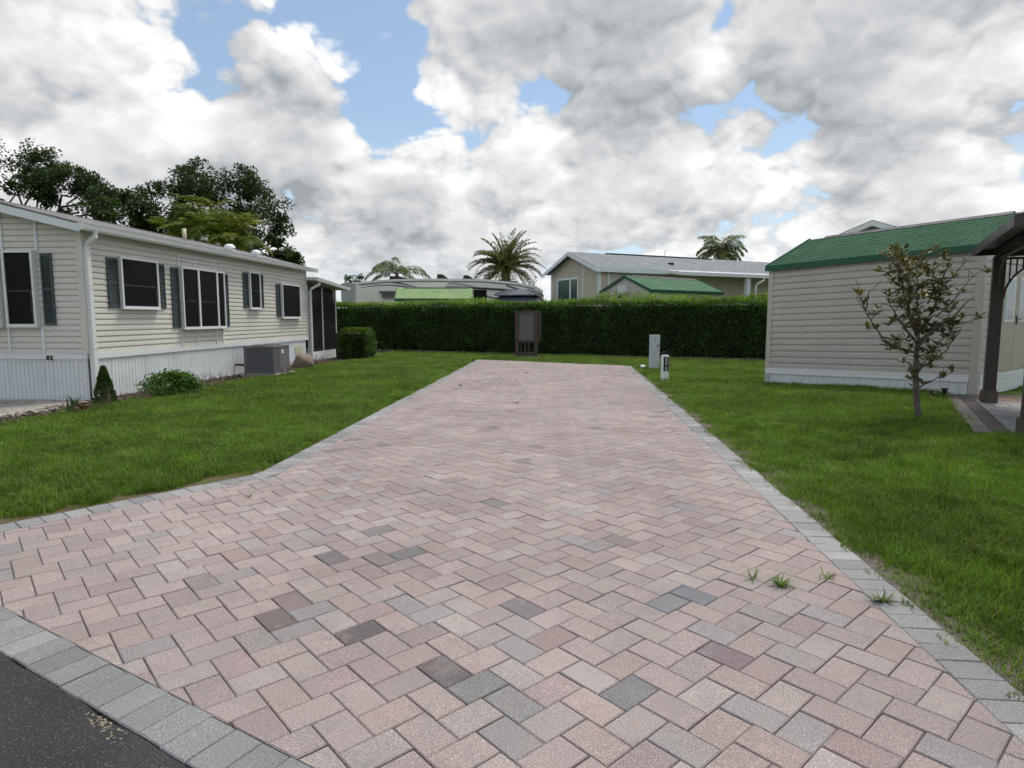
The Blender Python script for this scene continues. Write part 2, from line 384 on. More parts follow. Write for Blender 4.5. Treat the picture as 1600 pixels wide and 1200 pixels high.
# pavers that are markedly dark in the near field: (x, y, colour)
DARK=[(-.32,2.70,(.135,.115,.115)),(-.15,2.59,(.19,.185,.18)),(.02,2.48,(.22,.21,.205)),(-.79,3.11,(.12,.105,.105)),(-1.16,3.17,(.155,.125,.12)),(.05,3.23,(.17,.155,.16)),
 (.54,2.55,(.17,.165,.17)),(.92,3.35,(.20,.205,.21)),(1.05,3.45,(.17,.175,.185)),(.95,2.83,(.19,.15,.155)),(-1.28,3.45,(.20,.16,.155)),(-1.15,4.05,(.16,.14,.145)),(-.7,4.2,(.17,.165,.165)),(.25,3.1,(.25,.19,.185)),(-.05,5.3,(.19,.18,.175))]
bricks=[]
for k in range(-15,115):
    for mm in range(-28,30):
        for hv in (0,1):
            if hv==0: u0,v0,lu,lv=k*PW+mm*PL,k*PW-mm*PL,PL,PW
            else: u0,v0,lu,lv=k*PW+PL+mm*PL,(k+1)*PW-PL-mm*PL,PW,PL
            c=P0+e1*(u0+lu/2)+e2*(v0+lv/2)
            if c[1]<1.2 or c[1]>25 or c[0]<-5.2 or c[0]>4.6: continue
            j=JT/2; q=[(u0+j,v0+j),(u0+lu-j,v0+j),(u0+lu-j,v0+lv-j),(u0+j,v0+lv-j)]
            pl=[tuple(P0+e1*a+e2*b) for a,b in q]
            cp=inside_clip(pl)
            if len(cp)<3 or area(cp)<.0012: continue
            full=abs(area(cp)-(lu-JT)*(lv-JT))<1e-6
            bricks.append((c,hv,cp,full,pick_col()))
for dx,dy,dc in DARK:
    i=min(range(len(bricks)),key=lambda q:(bricks[q][0][0]-dx)**2+(bricks[q][0][1]-dy)**2)
    b=bricks[i]; bricks[i]=(b[0],b[1],b[2],b[3],dc)
vis=lambda c:abs(c[0])<.86*c[1]+.05 and c[1]>1.95
bricks.sort(key=lambda b:(0 if vis(b[0]) else 1, b[0][0]**2+b[0][1]**2))
def paver_rings(poly,z,tilt=(0,0),c=(0,0),b=.0050,bot=-.045):
    """outline, chamfer and top of one paver"""
    cx=sum(p[0] for p in poly)/len(poly); cy=sum(p[1] for p in poly)/len(poly)
    zz=lambda x,y:z+tilt[0]*(x-cx)+tilt[1]*(y-cy)
    ins=[]
    for x,y in poly:
        dx,dy=cx-x,cy-y; d=math.hypot(dx,dy) or 1; ins.append((x+dx/d*b*1.4,y+dy/d*b*1.4))
    return [(x,y,bot) for x,y in poly],[(x,y,zz(x,y)-b) for x,y in poly],[(x,y,zz(x,y)) for x,y in ins]
full_me={}
for hv in (0,1):
    j=JT/2; lx,ly=(PL,PW) if hv==0 else (PW,PL)
    mb=MB(); r=paver_rings([(-lx/2+j,-ly/2+j),(lx/2-j,-ly/2+j),(lx/2-j,ly/2-j),(-lx/2+j,ly/2-j)],0)
    mb.loft(list(r),caps=False); mb.add(r[2],[(0,1,2,3)]); full_me[hv]=mb.mesh('paver',M_pav_o)
nobj=0; rest=[]
for c,hv,poly,full,colr in bricks:
    dz=random.gauss(0,.0014)
    if nobj<300 and vis(c) and (full or nobj<290):
        if full:
            ob=put('paver',full_me[hv],driveway,(c[0]+random.gauss(0,.0009),c[1]+random.gauss(0,.0009),dz)); ob.rotation_euler=(random.gauss(0,.005),random.gauss(0,.005),pa+random.gauss(0,.004))
        else:
            mb=MB(); loc=[(x-c[0],y-c[1]) for x,y in poly]; r=paver_rings(loc,0); mb.loft(list(r),caps=False); mb.add(r[2],[tuple(range(len(poly)))])
            ob=put('paver',mb.mesh('cut_paver',M_pav_o),driveway,(c[0],c[1],dz))
        ob.color=(*colr,1); nobj+=1
    else: rest.append((c,poly,colr,dz))
V=[];Fc=[];colv=[]
for c,poly,colr,dz in rest:
    b=len(V); k=len(poly); r=paver_rings(poly,dz,(random.gauss(0,.005),random.gauss(0,.005)))
    V+=r[0]+r[1]+r[2]; a=random.random()
    fs=[(b+i,b+(i+1)%k,b+k+(i+1)%k,b+k+i) for i in range(k)]+[(b+k+i,b+k+(i+1)%k,b+2*k+(i+1)%k,b+2*k+i) for i in range(k)]+[tuple(b+2*k+i for i in range(k))]
    Fc+=fs; colv+=[(*colr,a)]*len(fs)
me=bpy.data.meshes.new('paver_field'); me.from_pydata(V,[],Fc); me.update()
at=me.attributes.new('pcol','FLOAT_COLOR','FACE'); at.data.foreach_set('color',np.array(colv,np.float32).ravel()); me.materials.append(M_pav_a)
pf=put('paver_field',me,driveway); tag(pf,kind='stuff')
# grey border course, one paver at a time
def border(a,b,nrm,step=.1535,depth=BW,cols=((.25,.25,.252),(.29,.29,.288),(.215,.22,.223))):
    a,b=np.array(a,float),np.array(b,float); L=np.hypot(*(b-a)); d=(b-a)/L; n=np.array(nrm); cnt=int(L/step); ang=math.atan2(d[1],d[0])
    side=1 if d[0]*n[1]-d[1]*n[0]>0 else -1
    mb=MB(); y0,y1=(.002,depth) if side>0 else (-depth,-.002)
    r=paver_rings([(-step/2+.0018,y0),(step/2-.0018,y0),(step/2-.0018,y1),(-step/2+.0018,y1)],0); mb.loft(list(r),caps=False); mb.add(r[2],[(0,1,2,3)])
    me=mb.mesh('border_paver',M_pav_o)
    for k in range(cnt):
        c=a+d*(k+.5)*step+n*random.gauss(0,.0025)
        ob=put('border_paver',me,driveway,(c[0],c[1],random.gauss(.001,.0012))); ob.rotation_euler=(random.gauss(0,.006),random.gauss(0,.006),ang+random.gauss(0,.006))
        q=random.choice(cols); t=random.uniform(.88,1.1); ob.color=(q[0]*t,q[1]*t,q[2]*t,1)
dR=np.array(DRV_R[1])-np.array(DRV_R[0]); dR/=np.hypot(*dR); nR=np.array((dR[1],-dR[0]))
border(np.array(DRV_R[0])-dR*1.1,DRV_R[1],nR)
dL=np.array(DRV_L[1])-np.array(DRV_L[0]); dL/=np.hypot(*dL); nL=np.array((-dL[1],dL[0]))
border(np.array(DRV_L[0])+dL*.12,DRV_L[1],nL)
fa=fl0-fl_d*.55; nfl=int(np.hypot(*(fl1-fl_d*.12-fa))/.16); fe=fa+fl_d*nfl*.16; border(fa,fe+fl_d*.002,-fl_n,.16)
la=np.array(DRV_L[0])+dL*.12
for q0,q1,q2,q3 in ((fe,(fe+la)/2,(fe-fl_n*BW+la+nL*BW)/2,fe-fl_n*BW),((fe+la)/2,la,la+nL*BW,(fe-fl_n*BW+la+nL*BW)/2)):
    cc=(q0+q1+q2+q3)/4; mb=MB(); r=paver_rings([tuple(cc+(q-cc)*.975-cc) for q in (q0,q1,q2,q3)],0); mb.loft(list(r),caps=False); mb.add(r[2],[(0,1,2,3)])
    ob=put('border_paver',mb.mesh('cut_border_paver',M_pav_o),driveway,(cc[0],cc[1],.0005)); ob.color=(.27,.272,.272,1)
border(RP-rd*1.6,RP+rd*4.6,rn,.1535,BW,((.225,.23,.235),(.26,.263,.266),(.20,.207,.21)))
# sandy scuff where the asphalt has crumbled by the border
m,N,o=new_mat('sand_grit'); pos=N.n('ShaderNodeNewGeometry').outputs['Position']
p=prin(N,N.mix(N.noise(pos,220,2,.6),(.12,.10,.075,1),(.42,.36,.27,1)),.95,.1); N.link(p.outputs[0],o.inputs[0]); M_grit=m
# ---------------------------------------------------------------- grass
def tuft_mesh(seed,n,rad,hmin,hmax,wid):
    r=np.random.default_rng(seed); V=[];Fq=[];rv=[]
    for k in range(n):
        a=r.uniform(0,6.283); q=rad*math.sqrt(r.random()); bx,by=q*math.cos(a),q*math.sin(a)
        h=r.uniform(hmin,hmax); w=wid*r.uniform(.7,1.25); la=r.uniform(0,6.283); lean=r.uniform(.15,.9)*h
        dx,dy=math.cos(la),math.sin(la); sx,sy=-dy*w/2,dx*w/2; b=len(V)
        m1=.5*lean*.45; z1=h*.58; m2=lean; z2=h*r.uniform(.78,1.0)
        V+=[(bx-sx,by-sy,-.015),(bx+sx,by+sy,-.015),(bx+dx*m1+sx*.9,by+dy*m1+sy*.9,z1),(bx+dx*m1-sx*.9,by+dy*m1-sy*.9,z1),
            (bx+dx*m2+sx*.12,by+dy*m2+sy*.12,z2),(bx+dx*m2-sx*.12,by+dy*m2-sy*.12,z2)]
        Fq+=[(b,b+1,b+2,b+3),(b+3,b+2,b+4,b+5)]; c=r.random(); rv+=[c,c]
    return npmesh('grass_tuft',V,Fq,M_grass,rv)
m,N,o=new_mat('grass_blade'); g=N.n('ShaderNodeNewGeometry'); pos=g.outputs['Position']
a=N.n('ShaderNodeAttribute',attribute_name='rnd').outputs['Fac']; oi=N.n('ShaderNodeObjectInfo').outputs['Random']
f=N.m('ADD',N.m('MULTIPLY',a,.55),N.m('MULTIPLY',oi,.45))
r=N.n('ShaderNodeValToRGB'); N.link(f,r.inputs[0]); e=r.color_ramp.elements
e[0].color=(.050,.110,.010,1); e[1].color=(.290,.370,.050,1)
for ps,cc in ((.4,(.104,.198,.018,1)),(.75,(.165,.272,.030,1))): q=e.new(ps); q.color=cc
pn=N.noise(N.v('MULTIPLY',pos,(1,1,0)),.75,4,.6); pn2=N.noise(N.v('MULTIPLY',pos,(1,1,0)),3.4,3,.6)
gc=N.v('SCALE',r.outputs[0],scale=N.m('MULTIPLY',N.mr(pn,.3,.7,.66,1.16),N.mr(pn2,.3,.7,.76,1.16)))
dry=N.noise(N.v('MULTIPLY',pos,(1,1,0)),1.3,4,.7)
gc=N.mix(N.m('MULTIPLY',N.mr(dry,.60,.74),.38),gc,(.21,.20,.055,1))
gc=N.mix(N.m('MULTIPLY',N.mr(a,.92,.97),.75),gc,(.30,.25,.11,1))
p=prin(N,gc,.5,.3); t=N.n('ShaderNodeBsdfTranslucent'); N.link(N.v('MULTIPLY',gc,(1.4,1.5,.7)),t.inputs[0])
mx=N.n('ShaderNodeMixShader'); mx.inputs[0].default_value=.32; N.link(p.outputs[0],mx.inputs[1]); N.link(t.outputs[0],mx.inputs[2]); N.link(mx.outputs[0],o.inputs[0])
M_grass=m
tufts=[]
for k in range(6):
    to=bpy.data.objects.new('grass_tuft',tuft_mesh(50+k,84,.118,.024,.056+.007*k,.0050)); tufts.append(to)
def scatter_group():
    g=bpy.data.node_groups.new('grass_scatter','GeometryNodeTree')
    g.interface.new_socket('Geometry',in_out='INPUT',socket_type='NodeSocketGeometry'); g.interface.new_socket('Geometry',in_out='OUTPUT',socket_type='NodeSocketGeometry')
    N=NT(g); gi=N.n('NodeGroupInput'); go=N.n('NodeGroupOutput'); jn=N.n('GeometryNodeJoinGeometry')
    for t in tufts:
        oi=N.n('GeometryNodeObjectInfo'); oi.inputs['Object'].default_value=t; oi.inputs['As Instance'].default_value=True
        N.link(oi.outputs['Geometry'],jn.inputs[0])
    def attr(nm,ty):
        a=N.n('GeometryNodeInputNamedAttribute'); a.data_type=ty; a.inputs[0].default_value=nm; return a.outputs[0]
    ip=N.n('GeometryNodeInstanceOnPoints'); N.link(gi.outputs[0],ip.inputs['Points']); N.link(jn.outputs[0],ip.inputs['Instance'])
    ip.inputs['Pick Instance'].default_value=True; N.link(attr('idx','INT'),ip.inputs['Instance Index'])
    N.link(attr('rot','FLOAT_VECTOR'),ip.inputs['Rotation']); N.link(attr('scl','FLOAT_VECTOR'),ip.inputs['Scale'])
    N.link(ip.outputs[0],go.inputs[0]); return g
SG=scatter_group()
def vnoise(x,y,s,seed=0):
    """cheap value noise"""
    def h(i,j): return np.modf(np.abs(np.sin(i*127.1+j*311.7+seed*74.7)*43758.5453))[0]
    x=x*s; y=y*s; i=np.floor(x); j=np.floor(y); fx=x-i; fy=y-j; fx=fx*fx*(3-2*fx); fy=fy*fy*(3-2*fy)
    return (h(i,j)*(1-fx)+h(i+1,j)*fx)*(1-fy)+(h(i,j+1)*(1-fx)+h(i+1,j+1)*fx)*fy
def grass(name,label,box,inside,edge_dist,seed):
    x0,x1,y0,y1=box; r=np.random.default_rng(seed); n=int((x1-x0)*(y1-y0)*215)
    x=r.uniform(x0,x1,n); y=r.uniform(y0,y1,n); d=np.hypot(x,y)
    keep=inside(x,y)&(np.abs(x)<.86*y+1.5)
    dens=np.where(d<7,1.0,np.where(d<13,.62,np.where(d<20,.36,.26))); keep&=r.random(n)<dens
    ed=edge_dist(x,y); thin=vnoise(x,y,1.6,seed)
    keep&=r.random(n)<np.clip(.12+ed*(2.0+4*thin)+np.where(thin>.55,.35,0),0,1)
    keep&=ed>.012*thin
    x,y,d,ed=x[keep],y[keep],d[keep],ed[keep]; n=len(x)
    sc_=np.where(d<7,1.0,np.where(d<13,1.12,np.where(d<20,1.35,1.5)))
    hh=(.72+.55*vnoise(x,y,.9,seed+3)+.35*vnoise(x,y,3.1,seed+5))*np.clip(.55+ed*1.6,0,1)
    me=bpy.data.meshes.new(name); me.vertices.add(n); me.vertices.foreach_set('co',np.stack([x,y,gh(x,y)],1).astype(np.float32).ravel())
    a=me.attributes.new('rot','FLOAT_VECTOR','POINT'); a.data.foreach_set('vector',np.stack([r.normal(0,.12,n),r.normal(0,.12,n),r.uniform(0,6.28,n)],1).astype(np.float32).ravel())
    a=me.attributes.new('scl','FLOAT_VECTOR','POINT'); s=sc_*r.uniform(.8,1.2,n); a.data.foreach_set('vector',np.stack([s,s,np.sqrt(sc_)*hh*r.uniform(.85,1.2,n)],1).astype(np.float32).ravel())
    a=me.attributes.new('idx','INT','POINT'); a.data.foreach_set('value',r.integers(0,6,n).astype(np.int32))
    ob=put(name,me); md=ob.modifiers.new('scatter','NODES'); md.node_group=SG; tag(ob,label,'grass',kind='stuff'); return ob
dl=lambda x,y:-(x*HP_L[0][0]+y*HP_L[0][1]-HP_L[1])-BW
dfl=lambda x,y:-(x*HP_FL[0][0]+y*HP_FL[0][1]-HP_FL[1])-BW
MUL=[(-8.4,7.0),(-7.75,9.38),(-7.66,11.66),(-7.22,15.08),(-6.75,18.9),(-6.03,24.3),(-5.6,26.0),(-5.6,40)]
def mulch_x(y): return np.interp(y,[p[1] for p in MUL],[p[0] for p in MUL])
HLx,HLy,HRx,HRy=-5.97,30.32,9.49,23.5
def hedge_y(x): return HLy+(x-HLx)*(HRy-HLy)/(HRx-HLx)
dfar=lambda x,y:-(x*HP_FAR[0][0]+y*HP_FAR[0][1]-HP_FAR[1])
PO=np.array((5.91,7.92)); PX=np.array((.861,-.508)); PY=np.array((.508,.861))
def patio_uv(x,y): return (x-PO[0])*PX[0]+(y-PO[1])*PX[1],(x-PO[0])*PY[0]+(y-PO[1])*PY[1]
SH_L=np.array((6.26,15.38)); SH_D=np.array((.603,-.798)); SH_P=np.array((.798,.603))   # storage shed: left corner, along the long wall, into depth
def shed_uv(x,y): return (x-SH_L[0])*SH_D[0]+(y-SH_L[1])*SH_D[1],(x-SH_L[0])*SH_P[0]+(y-SH_L[1])*SH_P[1]
def in_left(x,y):
    return (dl(x,y)>.02+.05*vnoise(x,y,2.2,8))&(dfl(x,y)>.13+.42*vnoise(x,y,1.9,8)*vnoise(x,y,5.0,2)+.06*vnoise(x,y,9.0,4))&(x>mulch_x(y)+.02)&(y<hedge_y(x)-.25)&(x<1)
def ed_left(x,y): return np.minimum(np.minimum(dl(x,y),dfl(x,y)),(x-mulch_x(y))*1.5)
def in_right(x,y):
    u,v=patio_uv(x,y); a,b=shed_uv(x,y)
    pat=(u>-.02)&(v>-.02)&(v<7)
    shd=(a>-.03)&(a<4.4)&(b>-.02)&(b<3.9)
    behind=(dfar(x,y)>.02)|(right_of_drive(x,y)>BW)
    return behind&(x>-1.6)&~pat&~shd&(y<hedge_y(x)-.25)&((right_of_drive(x,y)>BW)|(dfar(x,y)>.02))&(dl(x,y)<.0)
def ed_right(x,y):
    e=np.where(dfar(x,y)>.02,np.maximum(dfar(x,y),right_of_drive(x,y)-BW),right_of_drive(x,y)-BW)
    u,v=patio_uv(x,y); pd=np.maximum(-u,-v); return np.minimum(np.abs(e),np.where(pd>0,pd+.15,5))
grass('grass','short green lawn between the paved driveway and the left home',(-9,1,4,30.5),in_left,ed_left,3)
grass('grass','short green lawn right of the driveway around the small magnolia',(-1.6,16,1.9,30),in_right,ed_right,4)
# ---------------------------------------------------------------- building pieces
def board_mesh(name,mapf,u0,u1,p,mat,kind='lap',d=.026):
    """one lap of siding: profile in (out, z) swept along u"""
    if kind=='lap': pr=[(.0,-.004),(d,-.010),(d,.008),(d*.80,p*.5),(d*.35,p*.84),(.001,p*.88),(.0,p-.006)]
    else: pr=[(.0,-.004),(d,-.010),(d,.010),(d*.95,p*.56),(d*.60,p*.66),(d*.34,p*.74),(d*.26,p*.87),(.001,p*.89),(.0,p-.006)]
    mb=MB(mapf); mb.loft([[(u0,o,z) for o,z in pr],[(u1,o,z) for o,z in pr]]); return mb.mesh(name,mat)
def siding(root,mapf,u0,u1,z0,z1,p,mat,kind='lap',top=None,parent=None):
    """boards one by one; top(z) gives the clipped span under a rake"""
    n=int(round((z1-z0)/p)); me=None
    for k in range(n):
        z=z0+k*p
        if top:
            a,b=top(z+p*.5)
            if b-a<.05: continue
            ob=put('siding_board',board_mesh('siding_board',mapf,a,b,p,mat,kind),root)
        else:
            me=me or board_mesh('siding_board',mapf,u0,u1,p,mat,kind); ob=put('siding_board',me,root)
        ob.location=(0,0,z)
def window(root,mapf,u0,u1,z0,z1,proud=.10,mull=(),rail=.5,fw=.045,pane=None,frame=None,rec=.012,label=None):
    mb=MB(mapf); o0=.0
    mb.box(u0,u0+fw,o0,proud,z0,z1).box(u1-fw,u1,o0,proud,z0,z1).box(u0+fw,u1-fw,o0,proud,z1-fw,z1).box(u0+fw,u1-fw,o0,proud,z0,z0+fw)
    mb.box(u0-.015,u1+.015,o0,proud+.012,z0-.022,z0-.001)
    for q in mull: mb.box(q-fw*.7,q+fw*.7,o0,proud-.002,z0+fw,z1-fw)
    w=mb.build('window',frame or M_trim,root)
    if label: w['label']=label
    edges=[u0+fw]+[x for q in mull for x in (q-fw*.7,q+fw*.7)]+[u1-fw]
    for k in range(0,len(edges),2):
        a,b=edges[k],edges[k+1]
        MB(mapf).box(a,b,.03,proud-rec-.012,z0+fw,z1-fw).build('pane',pane or M_pane,w)
        if rail:
            zc=z0+(z1-z0)*rail
            MB(mapf).box(a,b,proud-rec-.013,proud-rec-.004,zc-.014,zc+.014).box(b-.055 if k==0 else b-.03,b-.02 if k==0 else b-.015,proud-rec-.013,proud-rec-.006,z0+fw,zc-.014).build('sash_rail',M_rail,w)
    return w
def shutter(root,mapf,u0,u1,z0,z1):
    mb=MB(mapf); mb.box(u0,u0+.03,.02,.055,z0,z1).box(u1-.03,u1,.02,.055,z0,z1); zc=z0+(z1-z0)*.5
    for a in (z0,zc-.02,z1-.045): mb.box(u0+.03,u1-.03,.02,.053,a,a+.045)
    mb.box(u0+.03,u1-.03,.018,.030,z0+.045,z1-.045)
    s=mb.build('shutter',M_shutter,root)
    lv=MB(mapf); z=z0+.055
    while z<z1-.06:
        if abs(z-zc)>.04: lv.add([(u0+.03,.030,z+.022),(u1-.03,.030,z+.022),(u1-.03,.050,z),(u0+.03,.050,z),(u0+.03,.044,z-.003),(u1-.03,.044,z-.003)],[(0,1,2,3),(3,2,5,4)])
        z+=.03
    tag(lv.build('louver_slats',M_shutter,s),kind='stuff')
def shingle_mat(name,c0,c1,s=1.0):
    m,N,o=new_mat(name); tc=N.n('ShaderNodeTexCoord').outputs['Object']
    br=N.n('ShaderNodeTexBrick'); N.link(N.v('MULTIPLY',tc,(1,1,1)),br.inputs['Vector']); br.inputs['Scale'].default_value=1.0
    br.inputs['Brick Width'].default_value=.30*s; br.inputs['Row Height'].default_value=.14*s; br.inputs['Mortar Size'].default_value=.006; br.inputs['Color1'].default_value=c4(c0); br.inputs['Color2'].default_value=c4(c1); br.inputs['Mortar'].default_value=c4(c0,.45)
    nz=N.noise(tc,4,4,.7); n3=N.noise(tc,60,3,.7)
    col=N.v('SCALE',br.outputs[0],scale=N.m('MULTIPLY',N.mr(nz,.3,.7,.8,1.2),N.mr(n3,.3,.7,.8,1.2)))
    p=prin(N,col,.92,.2,0,bump(N,n3,.4,.006)); N.link(p.outputs[0],o.inputs[0]); return m
M_shgrey=shingle_mat('grey_shingle',(.16,.155,.16),(.235,.225,.225))
M_shlight=shingle_mat('pale_grey_shingle',(.31,.33,.345),(.38,.395,.41))
# ---------------------------------------------------------------- home on the left
home=empty('mobile_home',(-8.13,12.03,0),R(-4.37),'beige sided mobile home with slate green shutters and white skirting left of the lawn','mobile home')
LW=lambda u,o,z:(o,u,z)            # long wall facing the driveway
GW=lambda u,o,z:(u,-o,z)           # gable wall facing the road
HL_,HWd=10.5,3.7; SK,BT=.80,.91
MB().box(-HWd,-.002,.002,HL_,SK,3.27).build('wall_core',M_beige,home)
MB().add([(-HWd,.002,3.27),(0-.002,.002,3.27),(-HWd/2,.002,3.73),(-HWd,HL_,3.27),(-.002,HL_,3.27),(-HWd/2,HL_,3.73)],[(0,1,2),(3,5,4),(0,2,5,3),(1,4,5,2)]).build('gable_core',M_beige,home)
siding(home,LW,.07,HL_-.05,BT,3.27,.1124,M_beige)
rake=lambda z:(-HWd+.0+max(0,(z-3.25)/.25),-.07-max(0,(z-3.27)/.25))
siding(home,GW,0,0,BT,3.72,.1124,M_beige,top=lambda z:(max(-HWd,-HWd+(z-3.27)/.25) if z>3.27 else -HWd,min(-.07,-(z-3.27)/.25) if z>3.27 else -.07))
# corner posts, base band, skirting
MB().box(-.075,.042,-.042,.07,SK+.1,3.24).build('corner_post',M_beige,home)
MB().box(-.004,.042,HL_-.05,HL_+.02,SK,3.24).build('corner_post',M_beige,home)
MB().box(.0,.044,.02,HL_,SK,BT-.012).build('base_band',M_white,home)
MB().box(-HWd,-.0,-.044,-.002,SK,BT-.012).build('base_band',M_white,home)
pw=.205; pm=MB(); pm.loft([[(.0,0,z),(.012,.006,z),(.012,pw*.45,z),(.005,pw*.48,z),(.005,pw*.52,z),(.012,pw*.55,z),(.012,pw-.008,z),(.0,pw-.002,z)] for z in (-.06,SK-.001)]); pme=pm.mesh('skirting_panel',M_whitesk)
for k in range(int((HL_-.1)/pw)): put('skirting_panel',pme,home,(.004,.06+k*pw,0))
pw2=.17; pm=MB(); pts=[]
for q in range(2):
    b=q*pw2/2; pts+=[(b+.003,-.002),(b+.010,-.018),(b+.05,-.018),(b+.060,-.002)]
pm.loft([[(x,y,z) for x,y in pts]+[(pw2-.001,.0,z),(0,.0,z)] for z in (-.06,SK-.001)]); pme=pm.mesh('skirting_panel',M_whitesk)
for k in range(int(HWd/pw2)): put('skirting_panel',pme,home,(-(k+1)*pw2-.02,-.004,0))
MB().box(-HWd+.05,-.06,.06,HL_-.06,-.05,SK).build('skirting_core',M_white,home)
# roof
OV,RK=.20,.26; rz=lambda x:3.345+(.22-x)*.25
rm=MB(); rp=[(.24,3.335),(-HWd/2,3.335+(.24+HWd/2)*.25),(-HWd-.24,3.335)]
rm.loft([[(x,y,z) for x,z in rp]+[(x,y,z-.035) for x,z in reversed(rp)] for y in (-RK,HL_+.32)]); roof=rm.build('roof',M_shgrey,home)
cm=MB(); hx=-HWd/2; hz=3.335+(.24+HWd/2)*.25
cm.loft([[(hx+.12,y,hz-.022),(hx,y,hz+.012),(hx-.12,y,hz-.022),(hx,y,hz-.01)] for y in (-RK,HL_+.32)]); cm.build('ridge_cap',M_shgrey,roof)
for sgn in (1,-1):   # rake fascias
    f=MB(); x0=.22 if sgn>0 else -HWd-.22
    f.loft([[(x,-RK+yy,z) for x,z in ((x0,3.165),(x0,3.30),(hx,hz-.040),(hx,hz-.195))] for yy in (-.022,.0)]); f.build('rake_fascia',M_white,home)
MB().add([(.2,-RK,3.26),(.2,HL_+.3,3.26),(-.02,HL_+.3,3.26),(-.02,-RK,3.26)],[(0,1,2,3)]).box(.18,.2,-RK,HL_+.3,3.2,3.31).build('soffit',M_white,home)
MB().loft([[(x,y,z) for x,z in ((-.02,3.27),(hx,hz-.06),(hx,hz-.08),(-.02,3.25))] for y in (-RK+.002,-.03)]).build('soffit',M_white,home)
g=MB(); gp=[(.205,3.20),(.275,3.20),(.30,3.235),(.315,3.30),(.325,3.325),(.305,3.325),(.295,3.30),(.285,3.245),(.265,3.215),(.22,3.215),(.22,3.315),(.205,3.315)]
g.loft([[(x,y,z) for x,z in gp] for y in (-RK-.05,HL_+.38)]); gut=g.build('gutter',M_trim,home)
[MB().box(.2,.322,q,q+.006,3.2,3.325).build('end_cap',M_trim,gut) for q in (-RK-.056,HL_+.38)]
def pipe(path,w=.085,h=.065):
    mb=MB()
    for a,b in zip(path[:-1],path[1:]): mb.bar(a,b,w,h)
    return mb
d=MB(); d.tube([(.25,.06,3.22),(.25,.06,3.12),(.10,.05,2.98),(.085,.045,2.90)],.055,10); d.box(.03,.12,-.005,.09,.04,2.92); d.box(.03,.24,.0,.085,.02,.10); d.build('downspout',M_trim,home)
for z in (1.0,2.2): MB().box(.0,.126,-.012,.097,z,z+.03).build('strap',M_trim,home)
# windows, shutters and trim on the long wall
window(home,LW,.92,2.12,1.79,2.84,.11,rail=.45); shutter(home,LW,.60,.90,1.80,2.79); shutter(home,LW,2.15,2.42,1.80,2.79)
window(home,LW,2.96,4.86,1.33,2.80,.13,mull=(3.66,4.50),rail=.45); shutter(home,LW,2.67,2.94,1.36,2.76); shutter(home,LW,4.89,5.16,1.36,2.76)
window(home,LW,6.28,6.92,1.85,2.92,.11,rail=.5); shutter(home,LW,6.0,6.26,1.88,2.88); shutter(home,LW,6.95,7.2,1.88,2.88)
window(home,LW,8.36,9.78,1.58,2.69,.12,rail=0); shutter(home,LW,8.08,8.34,1.62,2.66)
for u in (2.98,3.62,4.50,4.82):
    for z0_,z1_ in ((.92,1.305),(2.805,3.03)): MB(LW).box(u-.018,u+.018,.012,.044,z0_,z1_).build('trim_strip',M_white,home)
MB(LW).box(2.94,4.86,.012,.055,3.031,3.055).build('trim_strip',M_white,home); MB(LW).box(3.0,4.80,.012,.042,2.94,2.958).build('trim_strip',M_white,home)
# gable wall
window(home,GW,-1.52,-.90,1.43,2.86,.12,rail=.47); shutter(home,GW,-.80,-.575,1.46,2.80)
window(home,GW,-2.45,-1.60,1.43,2.86,.16,rail=.47); window(home,GW,-3.2,-2.52,1.43,2.86,.12,rail=.47)
for u in (-1.56,-.86,-2.49):
    for z0_,z1_ in ((.92,1.405),(2.865,3.28+min(.36,(-u)*.25-.05))): MB(GW).box(u-.022,u+.022,.012,.046,z0_,z1_).build('trim_strip',M_white,home)
o_=MB(GW).box(-.80,-.70,.034,.075,.79,.87).build('outlet_box',M_black,home); MB(GW).box(-.735,-.71,.075,.082,.81,.85).build('outlet_cover',M_ivory,o_)
# roof vents
def roof_vent(y):
    x=-.55; z=rz(x)-.03; mb=MB(); rings=[]
    for zz,rx,ry in ((0,.145,.145),(.05,.155,.155),(.11,.15,.15),(.165,.125,.13),(.20,.07,.08),(.208,.02,.02)):
        rings.append([(x+rx*math.cos(a)*1.0,y+ry*1.15*math.sin(a),z+zz) for a in [2*math.pi*k/16 for k in range(16)]])
    mb.loft(rings); v=mb.build('roof_vent',M_white,home,True)
    MB().box(x-.05,x+.158,y-.08,y+.10,z+.055,z+.08).build('vent_slot',M_black,v); MB().box(x-.2,x+.2,y-.2,y+.2,z-.055,z-.012).build('flashing',M_trim,v)
roof_vent(6.45); roof_vent(8.05)
MB().tube([(-.9,4.82,3.55),(-.9,4.82,3.93)],.05,10).build('vent_pipe',M_ivory,home,True)
MB(LW).box(9.36,9.98,.018,.03,.32,.62).box(9.42,9.92,.03,.036,.37,.57).build('access_panel',M_ivory,home)
